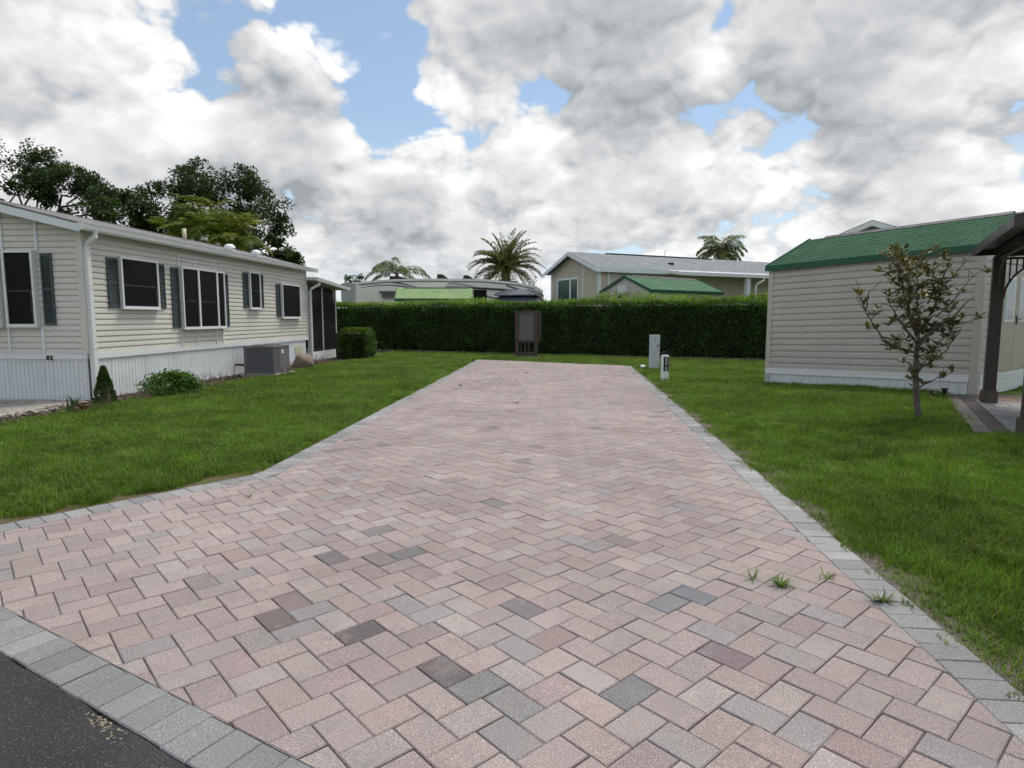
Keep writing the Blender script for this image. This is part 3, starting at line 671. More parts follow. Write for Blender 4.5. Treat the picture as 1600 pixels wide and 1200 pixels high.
# screened porch at the far end
m,N,o=new_mat('insect_screen'); t=N.n('ShaderNodeBsdfTransparent'); t.inputs[0].default_value=(.62,.62,.62,1); p=prin(N,(.030,.030,.030,1),.8,.2); mx=N.n('ShaderNodeMixShader'); mx.inputs[0].default_value=.52
N.link(t.outputs[0],mx.inputs[1]); N.link(p.outputs[0],mx.inputs[2]); N.link(mx.outputs[0],o.inputs[0]); M_screen=m
y0,y1=10.62,13.52
MB().box(-HWd,.0,y0,y1,-.05,.33).build('porch_kickwall',M_white,home)
for k,(a,b) in enumerate(((y0+.14,y0+1.42),(y0+1.47,y1-.03))):
    MB().box(-.03,-.026,a,b,.335,2.70).build('porch_screen',M_screen,home)
for yy in (y0+.07,y0+1.445,y1-.02): MB().box(-.05,.0,yy-.025,yy+.025,.33,2.72).build('porch_post',M_trim,home)
MB().box(-HWd,-HWd+.05,y0,y1,.33,2.7).build('porch_backwall',M_beige,home); MB().box(-HWd+.05,-.1,y1-.04,y1-.036,.335,2.7).build('porch_screen',M_screen,home)
MB().box(-HWd+.06,-HWd+.09,y0+.4,y1-.5,1.0,2.1).build('porch_window',M_white,home)
MB().box(-2.4,-1.9,y0+.3,y1-.6,.335,1.15).build('porch_cabinet',M_greypanel,home)
pr=MB(); pr.add([(-HWd,y0-.1,3.02),(.34,y0-.1,3.02),(.34,14.0,2.80),(-HWd,14.0,2.80),(-HWd,y0-.1,2.92),(.34,y0-.1,2.92),(.34,14.0,2.70),(-HWd,14.0,2.70)],[(0,1,2,3),(7,6,5,4),(0,4,5,1),(1,5,6,2),(2,6,7,3),(3,7,4,0)]); pr.build('porch_roof',M_white,home)
pg=MB(); pg.loft([[(.345,y0-.12,2.90),(.44,y0-.12,2.90),(.46,y0-.12,3.02),(.345,y0-.12,3.02)],[(.345,14.02,2.68),(.44,14.02,2.68),(.46,14.02,2.80),(.345,14.02,2.80)]]); pg.build('porch_gutter',M_trim,home)
d=MB(); d.tube([(.40,y0+.16,2.90),(.40,y0+.16,2.78),(.12,y0+.10,2.62),(.07,y0+.10,2.52)],.05,10); d.box(.03,.11,y0+.055,y0+.145,.05,2.54); d.build('downspout',M_trim,home)
# ---------------------------------------------------------------- air conditioner
def hloc(x,y,z=0):
    a=R(-4.37); return (-8.13+x*math.cos(a)-y*math.sin(a),12.03+x*math.sin(a)+y*math.cos(a),z)
ac=empty('air_conditioner',hloc(.40,5.15),R(-4.37),'boxy grey air conditioner with ribbed sides against the white skirting','air conditioner')
MB().box(-.10,1.12,-.12,1.28,-.03,.06).build('pad',M_conc,ac)
MB().box(.02,.98,.02,1.13,.07,.80).build('coil_core',M_acdark,ac)
fr=MB()
for x,y in ((0,0),(.93,0),(.93,1.08),(0,1.08)): fr.box(x,x+.07,y,y+.07,.06,.80)
fr.box(-.01,1.01,-.01,1.16,.80,.845).box(0,1.0,0,1.15,.06,.12); fr.build('cabinet_frame',M_acgrey,ac)
MB().box(.985,1.0,.42,1.08,.12,.80).build('service_panel',M_acgrey,ac)
lm=MB().box(0,.026,-.003,.018,.12,.80).mesh('louver',M_acgrey)
for k in range(21): put('louver',lm,ac,(.075+k*.041,0,0))
lm2=MB().box(.985,1.002,0,.026,.12,.80).mesh('louver',M_acgrey)
for k in range(8): put('louver',lm2,ac,(0,.08+k*.041,0))
fg=MB()
for k in range(9): fg.tube([(.5+.05*(k+1)*math.cos(a),.57+.05*(k+1)*math.sin(a),.852) for a in [2*math.pi*q/20 for q in range(21)]],.004,4)
fg.build('fan_grille',M_black,ac)
MB().tube([(.02,.3,.25),(-.12,.3,.25),(-.20,.3,.30),(-.45,.3,.30)],.03,8).build('refrigerant_line',M_black,ac)
MB().box(1.0,1.006,.55,.72,.62,.72).build('rating_plate',M_trim,ac); ac.scale=(.86,.84,.97)
# ---------------------------------------------------------------- storage shed on the right
SLEN,SWID,SKW=4.32,3.76,.13/4.32
shed=empty('storage_shed',(SH_L[0],SH_L[1],0),math.atan2(SH_D[1],SH_D[0]),'grey-beige sided storage shed with green shingle roof on the right lawn','shed')
# local frame: x along the long wall (towards the patio), y into depth; the whole floor climbs with the lot
def SM(x,y,z): return (x,y,z+x*SKW)
LWs=lambda u,o,z:SM(u,-o,z); DWs=lambda u,o,z:SM(SLEN+o,u,z)
MB(SM).box(.004,SLEN-.004,.004,SWID,.05,2.80).build('wall_core',M_shedsiding,shed)
EZ,RZ=2.80,3.60
MB(SM).add([(.01,.0,EZ),(.01,SWID,EZ),(.01,SWID/2,RZ-.06),(SLEN-.01,0,EZ),(SLEN-.01,SWID,EZ),(SLEN-.01,SWID/2,RZ-.06)],[(0,1,2),(3,5,4)]).build('gable_panel',M_shedsiding,shed)
P_=.1455
def sid(mapf,u0,u1,z0,n,mat):
    me=board_mesh('siding_board',mapf,u0,u1,P_,mat,'dutch',.032)
    for k in range(n): put('siding_board',me,shed,(0,0,z0+k*P_))
sid(LWs,.10,SLEN-.10,.375,17,M_shedsiding)
for u0,u1 in ((.10,.98),(2.80,SWID-.1)): sid(DWs,u0,u1,.375,17,M_shedsiding)
me=board_mesh('siding_board',DWs,.98,2.80,P_,M_shedsiding,'dutch',.032)
for k in range(3): put('siding_board',me,shed,(0,0,.375+(14+k)*P_))
for x0,x1,y0,y1 in ((-.02,.10,-.040,.004),(SLEN-.10,SLEN+.040,-.040,.004),(SLEN-.004,SLEN+.040,.004,.10),(-.022,.004,.004,.10)):
    MB(SM).box(x0,x1,y0,y1,.02 if x0<1 else -.14,2.79).build('corner_trim',M_shedsiding,shed)
MB(SM).box(.0,SLEN-.1,-.050,-.002,.235,.368).box(.0,SLEN-.1,-.056,-.050,.345,.360).build('base_band',M_white,shed)
MB(SM).box(SLEN+.002,SLEN+.04,.05,SWID,.225,.37).box(SLEN+.04,SLEN+.046,.05,SWID,.34,.36).build('base_band',M_white,shed)
MB(SM).box(SLEN+.002,SLEN+.03,.05,SWID,-.05,.224).build('base_skirt',M_white,shed)
pw=.155; pm=MB(); pm.loft([[(0,.0,z),(.004,-.012,z),(pw-.012,-.012,z),(pw-.006,-.003,z),(pw-.001,-.003,z),(pw-.001,0,z)] for z in (-.16,.234)]); pme=pm.mesh('skirting_panel',M_whitesk)
for k in range(int((SLEN-.05)/pw)): put('skirting_panel',pme,shed,(.02+k*pw,-.004,(.02+k*pw)*SKW))
# roof: courses of green shingles, each one lapping the next
def green_mat(name,c0,c1):
    m,N,o=new_mat(name); g=N.n('ShaderNodeNewGeometry').outputs['Position']; ob=N.n('ShaderNodeTexCoord').outputs['Object']
    n1=N.noise(g,1.6,4,.65); n2=N.noise(N.v('MULTIPLY',ob,(14,2,2)),1.0,3,.7); n3=N.noise(g,120,2,.6)
    f=N.m('ADD',N.m('MULTIPLY',n1,.5),N.m('MULTIPLY',n2,.5)); col=N.mix(N.mr(f,.32,.68),c4(c0),c4(c1)); col=N.v('SCALE',col,scale=N.mr(n3,.3,.7,.75,1.25))
    p=prin(N,col,.88,.12,0,bump(N,n3,.3,.004)); N.link(p.outputs[0],o.inputs[0]); return m
M_green=green_mat('green_shingle',(.020,.074,.038),(.044,.114,.062))
def green_roof(root,mapf,L,Wd,ez,rz,n,ov,eave,mat,name='shingle_course',core=None):
    """two slopes of lapped courses, ridge cap, eave and rake trim"""
    half=Wd/2+eave; sl=(rz-ez)/(Wd/2); zz=lambda y:rz-abs(Wd/2-y)*sl
    co=MB(mapf); a=[(-eave,zz(-eave)),(Wd/2,rz),(Wd+eave,zz(Wd+eave))]
    co.loft([[(x,y,z-.012) for y,z in a]+[(x,y,z-.05) for y,z in reversed(a)] for x in (-ov+.01,L+ov-.01)]); co.build('roof_deck',core or M_greenedge,root)
    for side in (0,1):
        for k in range(n):
            t0,t1=k/n,(k+1)/n+.15/n; t1=min(t1,1.0)
            y0=-eave+half*t0; y1=-eave+half*t1
            if side: y0,y1=Wd-y0,Wd-y1
            mb=MB(mapf); z0,z1=zz(y0),zz(y1)
            mb.loft([[(x,y0,z0+.0),(x,y0,z0+.014),(x,y1,z1+.004),(x,y1,z1-.008)] for x in (-ov,L+ov)]); mb.build(name,mat,root)
    cap=MB(mapf); cap.loft([[(x,Wd/2-.13,rz-.13*sl+.022),(x,Wd/2,rz+.045),(x,Wd/2+.13,rz-.13*sl+.022),(x,Wd/2,rz+.01)] for x in (.35,L-.1)]); cap.build('ridge_cap',M_acdark,root)
    ez_=zz(-eave); e=MB(mapf); e.box(-ov-.02,L+ov+.02,-eave-.022,-eave,ez_-.115,ez_+.02).box(-ov-.02,L+ov+.02,Wd+eave,Wd+eave+.022,ez_-.115,ez_+.02); e.build('eave_trim',M_greenedge,root)
    for x in (-ov-.02,L+ov):
        r=MB(mapf)
        for s in (0,1):
            ya=-eave if s==0 else Wd+eave
            r.loft([[(xx,ya,ez_-.10),(xx,ya,ez_+.03),(xx,Wd/2,rz+.04),(xx,Wd/2,rz-.09)] for xx in (x,x+.02)])
        r.build('rake_trim',M_greenedge,root)
green_roof(shed,SM,SLEN,SWID,EZ+.06,RZ,14,.06,.10,M_green)
# double door in the wall towards the patio
def door(u0,u1,hand):
    dm=MB(DWs); dm.box(u0,u1,.0,.045,.385,2.36); dd=dm.build('door',M_door,shed)
    wz0,wz1=1.42,2.24; wu0,wu1=u0+.17,u1-.17
    MB(DWs).box(wu0-.04,wu1+.04,.045,.062,wz0-.04,wz1+.04).build('window_frame',M_white,dd)
    nx_,nz_=3,3
    for a in range(nx_):
        for b in range(nz_):
            pu=(wu1-wu0)/nx_; pz=(wz1-wz0)/nz_
            MB(DWs).box(wu0+a*pu+.01,wu0+(a+1)*pu-.01,.062,.066,wz0+b*pz+.01,wz0+(b+1)*pz-.01).build('pane',M_doorpane,dd)
    if hand: MB(DWs).box(u0+.05,u0+.10,.045,.06,1.32,1.50).tube([(u0+.075,.09,1.42),(u0+.20,.09,1.42)],.012,8).build('handle',M_black,dd)
m,N,o=new_mat('door_glass'); p=prin(N,(.20,.26,.31,1),.12,.6); N.link(p.outputs[0],o.inputs[0]); M_doorpane=m
door(1.03,1.885,False); door(1.905,2.76,True)
MB(DWs).box(.98,1.025,0,.05,.37,2.42).box(2.765,2.81,0,.05,.37,2.42).box(1.025,2.765,0,.05,2.365,2.42).build('door_frame',M_shedsiding,shed)
# ---------------------------------------------------------------- patio
PZ=.155; pr_=math.atan2(PX[1],PX[0])
m,N,o=new_mat('patio_stone'); pos=N.n('ShaderNodeNewGeometry').outputs['Position']; oi=N.n('ShaderNodeObjectInfo')
n1=N.noise(pos,3,4,.65); n2=N.noise(pos,90,3,.6); col=N.v('SCALE',oi.outputs['Color'],scale=N.m('MULTIPLY',N.mr(n1,.3,.7,.8,1.18),N.mr(n2,.3,.7,.8,1.2)))
p=prin(N,col,.85,.25,0,bump(N,n2,.4,.004)); N.link(p.outputs[0],o.inputs[0]); M_stone=m
patio=MB().prism([(0,0),(5.4,0),(5.4,5.6),(3.4,6.2),(0,4.62)],-.2,PZ-.012).build('patio',M_sand); patio.location=(PO[0],PO[1],0); patio.rotation_euler=(0,0,pr_); tag(patio,kind='structure')
def slab(name,x0,x1,y0,y1,colr):
    key=(round(x1-x0,3),round(y1-y0,3)); global _slabs
    if key not in _slabs: _slabs[key]=MB().cham(-key[0]/2+.004,key[0]/2-.004,-key[1]/2+.004,key[1]/2-.004,-.05,0,.006).mesh('slab',M_stone)
    o=put(name,_slabs[key],patio,((x0+x1)/2,(y0+y1)/2,PZ+random.gauss(0,.0012))); k=random.uniform(.85,1.12); o.color=(colr[0]*k,colr[1]*k,colr[2]*k,1); return o
_slabs={}
for k in range(12):
    slab('border_slab',.0,.2,k*.38,(k+1)*.38,(.135,.120,.112)); slab('border_slab',.2,.4,k*.38-.19 if k else 0,(k+1)*.38-.19,(.085,.072,.070))
row=0; y=0.0
while y<3.75:
    h=(.2,.3,.2,.4)[row%4]; x=.4+(-.12 if row%2 else 0); q=0
    while x<5.2:
        w=(.3,.4,.3,.2,.4)[(q+row*2)%5]; x0=max(x,.4)
        if x+w-x0>.06: slab('slab',x0,x+w,y,y+h,(.235,.235,.232))
        x+=w; q+=1
    y+=h; row+=1
for r_ in range(5):
    for q in range(12): slab('brick',.42+q*.24+(.12 if r_%2 else 0),.66+q*.24+(.12 if r_%2 else 0),3.8+r_*.12,3.92+r_*.12,(.22,.145,.11))
# ---------------------------------------------------------------- gazebo over the patio
gaz=empty('gazebo',(PO[0]+PX[0]*.55,PO[1]+PX[1]*.55,PZ),pr_,'dark brown metal gazebo over the grey stone patio at the right edge','gazebo')
GX_,GY_=3.3,3.52; HT=2.46
def post(x,y):
    p=MB().box(x-.085,x+.085,y-.085,y+.085,0,HT).build('post',M_brown,gaz)
    MB().box(x-.115,x+.115,y-.115,y+.115,0,.19).box(x-.10,x+.10,y-.10,y+.10,.19,.21).build('post_base',M_brownbase,p)
for x in (0,GX_):
    for y in (0,GY_): post(x,y)
b=MB()
for y in (0,GY_): b.box(-.06,GX_+.06,y-.045,y+.045,HT,HT+.13)
for x in (0,GX_): b.box(x-.045,x+.045,.046,GY_-.046,HT,HT+.13)
b.build('top_beam',M_brown,gaz)
def arch(fx,span):
    """curved brace with a row of short spindles between rail and beam"""
    a=MB(fx); n=14; r0=.62
    for s in (0,1):
        pts=[]
        for k in range(n+1):
            t=k/n*math.pi/2; u=.09+r0*(1-math.cos(t)); z=HT-.70+r0*math.sin(t); pts.append(((u if s==0 else span-u),0,z))
        for p0,p1 in zip(pts[:-1],pts[1:]): a.bar(fx(*p0),fx(*p1),.03,.035) if False else a.add(*seg(p0,p1,.016))
    a.build('arch_brace',M_brownbase,gaz)
    l=MB(fx); l.box(.085,span-.085,-.018,.018,HT-.055,HT-.02); l.build('lower_rail',M_brown,gaz)
    for s in (0,1):
        for k in range(5):
            u=.15+k*.085; u=u if s==0 else span-u; zt=HT-.055; zb=HT-.70+r0*math.sqrt(max(0,1-(1-min(1,(.15+k*.085-.09)/r0))**2))
            if zt-zb>.02: MB(fx).box(u-.011,u+.011,-.011,.011,zb,zt).build('spindle',M_brown,gaz)
def seg(p,q,h):
    p,q=Vector(p),Vector(q); t=(q-p).normalized(); y=Vector((0,1,0)); nrm=t.cross(y)
    R_=[y*h+nrm*h,-y*h+nrm*h,-y*h-nrm*h,y*h-nrm*h]; vs=[p+k for k in R_]+[q+k for k in R_]
    return vs,[(0,1,5,4),(1,2,6,5),(2,3,7,6),(3,0,4,7),(0,3,2,1),(4,5,6,7)]
arch(lambda u,o,z:(0+o,u,z),GY_); arch(lambda u,o,z:(GX_+o,u,z),GY_); arch(lambda u,o,z:(u,0+o,z),GX_); arch(lambda u,o,z:(u,GY_+o,z),GX_)
# hipped metal roof in two tiers
OVg=.34; cx,cy=GX_/2,GY_/2
def hip(x0,x1,y0,y1,z0,xa,xb,ya,yb,z1,name,ribs=7):
    base=[(x0,y0,z0),(x1,y0,z0),(x1,y1,z0),(x0,y1,z0)]; top=[(xa,ya,z1),(xb,ya,z1),(xb,yb,z1),(xa,yb,z1)]
    mb=MB(); mb.loft([base,top]); mb.loft([[(p[0],p[1],p[2]-.012) for p in base],base]); rf=mb.build(name,M_brown,gaz)
    for s in range(4):
        a,b_,c_,d_=base[s],base[(s+1)%4],top[(s+1)%4],top[s]
        for k in range(ribs+1):
            t=k/ribs; p=[a[i]+(b_[i]-a[i])*t for i in range(3)]; q=[d_[i]+(c_[i]-d_[i])*t for i in range(3)]
            MB().bar((p[0],p[1],p[2]+.012),(q[0],q[1],q[2]+.012),.03,.024).build('roof_rib',M_brown,rf)
hip(-OVg,GX_+OVg,-OVg,GY_+OVg,HT+.16,cx-.55,cx+.55,cy-.6,cy+.6,HT+.72,'roof')
hip(cx-.75,cx+.75,cy-.8,cy+.8,HT+.80,cx-.05,cx+.05,cy-.1,cy+.1,HT+1.12,'cupola_roof',5)
f=MB()
for y in (-OVg,GY_+OVg): f.box(-OVg-.02,GX_+OVg+.02,y-.02,y+.02,HT+.05,HT+.175)
for x in (-OVg,GX_+OVg): f.box(x-.02,x+.02,-OVg+.021,GY_+OVg-.021,HT+.05,HT+.175)
f.build('eave_fascia',M_brown,gaz)
c=MB()
for s in ((-OVg,-OVg),(GX_+OVg,-OVg),(GX_+OVg,GY_+OVg),(-OVg,GY_+OVg)): c.bar((s[0],s[1],HT+.13),(cx+(.55 if s[0]>0 else -.55),cy+(.6 if s[1]>0 else -.6),HT+.68),.06,.06)
c.build('hip_rafter',M_brown,gaz)
# ---------------------------------------------------------------- beyond the hedge: mobile home with grey roof
M_farroof=shingle_mat('blue_grey_roof',(.205,.225,.245),(.25,.265,.28),1.6)
fh=empty('mobile_home',(4.33,31.4,0),R(26),'tan mobile home with pale grey roof and white-trimmed gable behind the hedge','mobile home')
# local: x along the long wall facing us, y into depth; gable end at x=0 facing left
FL,FW,FE,FR=14.6,4.8,4.08,5.02
MB().box(.003,FL,.02,FW,.6,FE).build('wall_core',M_farsiding,fh); MB().box(.05,FL-.05,.06,FW-.05,-.05,.6).build('skirting',M_whitesk,fh)
gm=MB().add([(.003,0,FE),(.003,FW,FE),(.003,FW/2,FR-.12),(FL,0,FE),(FL,FW,FE),(FL,FW/2,FR-.12)],[(0,1,2),(3,5,4)]); gm.build('gable_panel',M_farsiding,fh)
LF=lambda u,o,z:(u,.02-o,z); GF=lambda u,o,z:(-o,u,z)
siding(fh,LF,.1,FL,1.4,FE,.15,M_farsiding); siding(fh,GF,0,0,1.4,FR-.1,.15,M_farsiding,top=lambda z:(.1+max(0,(z-FE)/(FR-FE)*FW/2),FW-.1-max(0,(z-FE)/(FR-FE)*FW/2)))
for x0,x1,y0,y1 in ((-.03,.09,-.015,.05),(-.03,.0,.05,.12),(-.03,.0,FW-.1,FW+.03)): MB().box(x0,x1,y0,y1,.6,FE-.01).build('corner_trim',M_white,fh)
MB().box(-.03,-.001,1.45,1.53,.6,4.3).build('corner_trim',M_white,fh)
MB().box(.50,.58,-.02,.0,.6,FE-.05).build('corner_trim',M_white,fh)
window(fh,GF,1.9,4.1,1.8,3.7,.05,mull=(2.72,),rail=.5,fw=.10,frame=M_white,pane=mk('green_glass',(.05,.10,.085),.15,.3,1,spec=.6))
sl=(FR-FE)/(FW/2); rt=[(-.30,FE-.30*sl+.06),(FW/2,FR),(FW+.30,FE-.30*sl+.06)]
rf=MB(); rf.loft([[(x,y,z) for y,z in rt]+[(x,y,z-.05) for y,z in reversed(rt)] for x in (-.40,FL+.2)]); rf=rf.build('roof',M_farroof,fh)
for s in (0,1):
    a=rt[0] if s==0 else rt[2]; f=MB(); f.loft([[(xx,a[0],a[1]-.20),(xx,a[0],a[1]-.03),(xx,FW/2,FR-.03),(xx,FW/2,FR-.21)] for xx in (-.425,-.40)]); f.build('rake_fascia',M_white,fh)
MB().box(-.42,FL+.2,-.34,-.30,FE-.26,FE-.02).box(-.40,FL+.2,-.30,.0,FE-.14,FE-.12).build('eave_fascia',M_white,fh)
MB().box(2.0,9.5,FW/2-.10,FW/2+.10,FR-.02,FR+.035).build('ridge_vent',M_black,rf)
MB().tube([(5.2,.9,FE+.30),(5.2,.9,FE+.46)],.16,12).build('roof_vent',M_black,rf); MB().box(3.4,4.0,.4,.8,FE+.10,FE+.26).build('skylight',M_trim,rf); MB().tube([(6.0,FW/2,FR),(6.0,FW/2,FR+.35)],.012,6).build('antenna',M_black,rf)
cp=MB(); cp.add([(4.0,-1.35,FE-.18),(FL+.4,-1.35,FE-.18),(FL+.4,.3,FE+.03),(4.0,.3,FE+.03),(4.0,-1.35,FE-.36),(FL+.4,-1.35,FE-.36),(FL+.4,.3,FE-.10),(4.0,.3,FE-.10)],[(0,1,2,3),(7,6,5,4),(0,4,5,1),(1,5,6,2),(2,6,7,3),(3,7,4,0)]); cp.build('carport_roof',M_trim,fh)
for x in (8.8,13.8): MB().box(x-.12,x+.12,-1.2,-1.0,-.05,FE-.34).build('carport_post',M_white,fh)
d=MB(); d.tube([(9.7,-1.40,FE-.36),(9.7,-1.40,FE-.48),(9.4,-1.25,FE-.66),(9.3,-1.22,FE-.8),(9.3,-1.22,.3)],.06,8); d.build('downspout',M_trim,fh)
window(fh,LF,10.0,12.0,.75,2.95,.05,mull=(9.8,),rail=0,fw=.07,frame=M_door)
# dark green roofed shed in front of it
def small_shed(name,loc,rz,L,Wd,ez,rz_,label,mat,wall,group=None,edge=None):
    r=empty(name,loc,rz,label,'shed'); MB().box(.003,L,.003,Wd,0,ez).build('wall_core',wall,r)
    MB().add([(.003,0,ez),(.003,Wd,ez),(.003,Wd/2,rz_-.06),(L,0,ez),(L,Wd,ez),(L,Wd/2,rz_-.06)],[(0,1,2),(3,5,4)]).build('gable_panel',wall,r)
    s=(rz_-ez)/(Wd/2)
    siding(r,lambda u,o,z:(u,-o,z),.06,L-.06,ez-1.2,ez,.15,wall); siding(r,lambda u,o,z:(-o,u,z),0,0,ez-1.2,rz_-.1,.15,wall,top=lambda z:(.06+max(0,(z-ez)/s),Wd-.06-max(0,(z-ez)/s)))
    green_roof(r,lambda x,y,z:(x,y,z),L,Wd,ez+.05,rz_,9,.06,.10,mat,core=edge); return r
M_green2=green_mat('dull_green_shingle',(.065,.145,.085),(.10,.19,.115)); M_green3=green_mat('pale_green_metal',(.20,.30,.14),(.26,.36,.18))
s2=small_shed('storage_shed',(5.86,26.9,0),R(36),4.9,2.9,2.76,3.42,'dull green roofed shed behind the hedge, in front of the tan home',M_green2,M_shedsiding)
v=MB().box(-.05,-.022,1.36,1.86,2.66,3.02).build('gable_vent',M_white,s2)
vs=MB().box(-.062,-.05,1.40,1.82,0,.025).mesh('vent_slat',M_trim)
for k in range(7): put('vent_slat',vs,v,(0,0,2.69+k*.046))
MB().box(-.16,-.03,1.52,1.72,2.46,2.58).build('flood_lamp',M_black,s2)
MB().box(-.04,-.02,2.86,2.98,2.1,2.7).build('meter_box',M_trim,s2)
s1=small_shed('storage_shed',(-6.15,33.6,0),R(5),4.0,2.6,2.58,3.22,'pale green roofed shed behind the hedge, in front of the cream motorhome',M_green3,mk('pale_shed_wall',(.62,.65,.66),.5,.05))
# ---------------------------------------------------------------- metal roofed gazebo behind the hedge
M_bluemetal=mk('slate_blue_metal',(.085,.10,.125),.38,.12,2,spec=.5)
gz=empty('garden_gazebo',(.42,34.6,0),R(-12),'slate blue metal gazebo roof in two tiers showing above the hedge','gazebo')
for x in (-1.35,1.35):
    for y in (-1.35,1.35): MB().box(x-.06,x+.06,y-.06,y+.06,-.03,2.2).build('post',M_bluemetal,gz)
def hip2(parent,h,z0,t,z1,nm,ribs):
    base=[(-h,-h,z0),(h,-h,z0),(h,h,z0),(-h,h,z0)]; top=[(-t,-t,z1),(t,-t,z1),(t,t,z1),(-t,t,z1)]
    mb=MB(); mb.loft([[(p[0],p[1],p[2]-.05) for p in base],base,top]); rf=mb.build(nm,M_bluemetal,parent)
    for s in range(4):
        a,b_,c_,d_=base[s],base[(s+1)%4],top[(s+1)%4],top[s]
        for k in range(ribs+1):
            q=k/ribs; p0=[a[i]+(b_[i]-a[i])*q for i in range(3)]; nearest=max(-t,min(t,0)); 
            p1=[d_[i]+(c_[i]-d_[i])*q for i in range(3)]
            MB().bar((p0[0],p0[1],p0[2]+.015),(p1[0],p1[1],p1[2]+.015),.04,.03).build('roof_rib',M_bluemetal,rf)
hip2(gz,1.66,2.2,.85,2.72,'roof',9); hip2(gz,1.15,2.80,.55,3.10,'upper_roof',7)
MB().box(-.8,.8,-.8,.8,2.70,2.81).build('roof_collar',M_black,gz)
# ---------------------------------------------------------------- motorhome
rv=empty('motorhome',(-9.95,38.0,0),0,'long cream motorhome with dark swoosh stripes parked behind the hedge','motorhome')
M_cream=mk('cream_gelcoat',(.76,.74,.67),.3,.04,1,spec=.5); M_rvdark=mk('charcoal_stripe',(.11,.105,.10),.35,.1,2); M_rvgrey=mk('silver_panel',(.36,.37,.38),.4,.1,2); M_rvwhite=mk('white_roof_membrane',(.72,.72,.70),.5,.05,1)
top=[(0,3.60),(.6,3.68),(2.4,3.86),(4.9,3.92),(8.2,3.88),(10.2,3.69),(11.4,3.46),(11.8,3.20),(11.95,2.4)]
def rvz(x): return float(np.interp(x,[p[0] for p in top],[p[1] for p in top]))
body=MB(); pr=[(p[0],p[1]-.12) for p in top]+[(11.9,1.6),(10.2,1.35),(10.0,.55),(0,.55)]
body.loft([[(x,y,z) for x,z in pr] for y in (0,2.5)]); body.build('body',M_cream,rv)
r_=MB(); r_.loft([[(x,y0_,z-.13),(x,y0_,z),(x,y1_,z),(x,y1_,z-.13)] for x,z in top[:-1] for y0_,y1_ in ((-.04,2.54),)]); r_.build('roof',M_rvwhite,rv)
def stripe(pts,w,y=-.012,mat=M_rvdark,name='stripe'):
    mb=MB(); up=[(x,z+w_/2) for x,z,w_ in pts]; dn=[(x,z-w_/2) for x,z,w_ in pts]
    for i in range(len(pts)-1): mb.add([(up[i][0],y,up[i][1]),(up[i+1][0],y,up[i+1][1]),(dn[i+1][0],y,dn[i+1][1]),(dn[i][0],y,dn[i][1]),(up[i][0],.01,up[i][1]),(up[i+1][0],.01,up[i+1][1]),(dn[i+1][0],.01,dn[i+1][1]),(dn[i][0],.01,dn[i][1])],[(0,1,2,3),(0,4,5,1),(3,2,6,7),(0,3,7,4),(1,5,6,2)])
    mb.build(name,mat,rv)
stripe([(x,rvz(x)-.17,.055) for x in np.linspace(.8,11.3,20)],0)
def sw(p0,p1,bul,w0,w1,n=10): return [(p0[0]+(p1[0]-p0[0])*t,p0[1]+(p1[1]-p0[1])*t+bul*math.sin(math.pi*t),w0+(w1-w0)*t) for t in np.linspace(0,1,n)]
stripe(sw((.9,3.38),(4.2,3.30),.18,.03,.10),0); stripe(sw((2.8,3.70),(4.6,3.28),.04,.10,.05),0,-.016); stripe(sw((6.1,3.66),(8.0,3.34),.05,.20,.06),0,-.016,M_rvgrey); stripe(sw((9.6,3.50),(11.4,2.75),.06,.10,.22),0,-.016); stripe(sw((7.0,3.3),(9.9,2.6),-.10,.05,.12),0,-.02)
stripe([(10.9,3.18,.30),(11.3,3.02,.42),(11.75,2.85,.42)],0,-.02,M_rvgrey,'nose_panel')
MB().box(-.28,.52,-.10,-.02,2.2,3.62).build('rear_panel',M_rvgrey,rv)
MB().box(2.05,3.1,-.34,-.02,3.02,3.16).box(2.2,3.05,-.26,-.02,2.78,3.0).build('slide_topper',M_rvdark,rv)
MB().tube([(6.0,-.16,3.40),(7.9,-.16,3.34),(9.6,-.16,3.24)],.06,8).build('awning_tube',M_black,rv)
MB().box(7.65,8.42,-.05,-.013,2.2,3.24).build('slide_window',M_pane,rv); MB().box(4.4,6.4,-.03,-.013,2.3,2.85).build('window',M_pane,rv)
for x0,x1,h in ((2.45,3.8,.26),(5.35,6.1,.34),(6.95,7.65,.30),(9.05,10.3,.16)):
    a=MB(); z=rvz((x0+x1)/2)-.03; a.loft([[(x0,y,z),(x0+.05,y,z+h),(x0+(x1-x0)*.45,y,z+h),(x1,y,z+.06),(x1,y,z)] for y in (.7,1.7)]); a.build('rooftop_unit',M_black,rv)
for x in (2.6,3.5,9.0): 
    w_=MB(); w_.tube([(x,.05,.42),(x,.32,.42)],.42,18); wh=w_.build('wheel',M_black,rv); MB().tube([(x,.03,.42),(x,.06,.42)],.24,14).build('rim',M_rvgrey,wh)
# ---------------------------------------------------------------- gabled house behind the storage shed
gh2=empty('house',(12.75,25.6,0),R(-38),'pale grey gabled house top showing behind the green roofed shed','house')
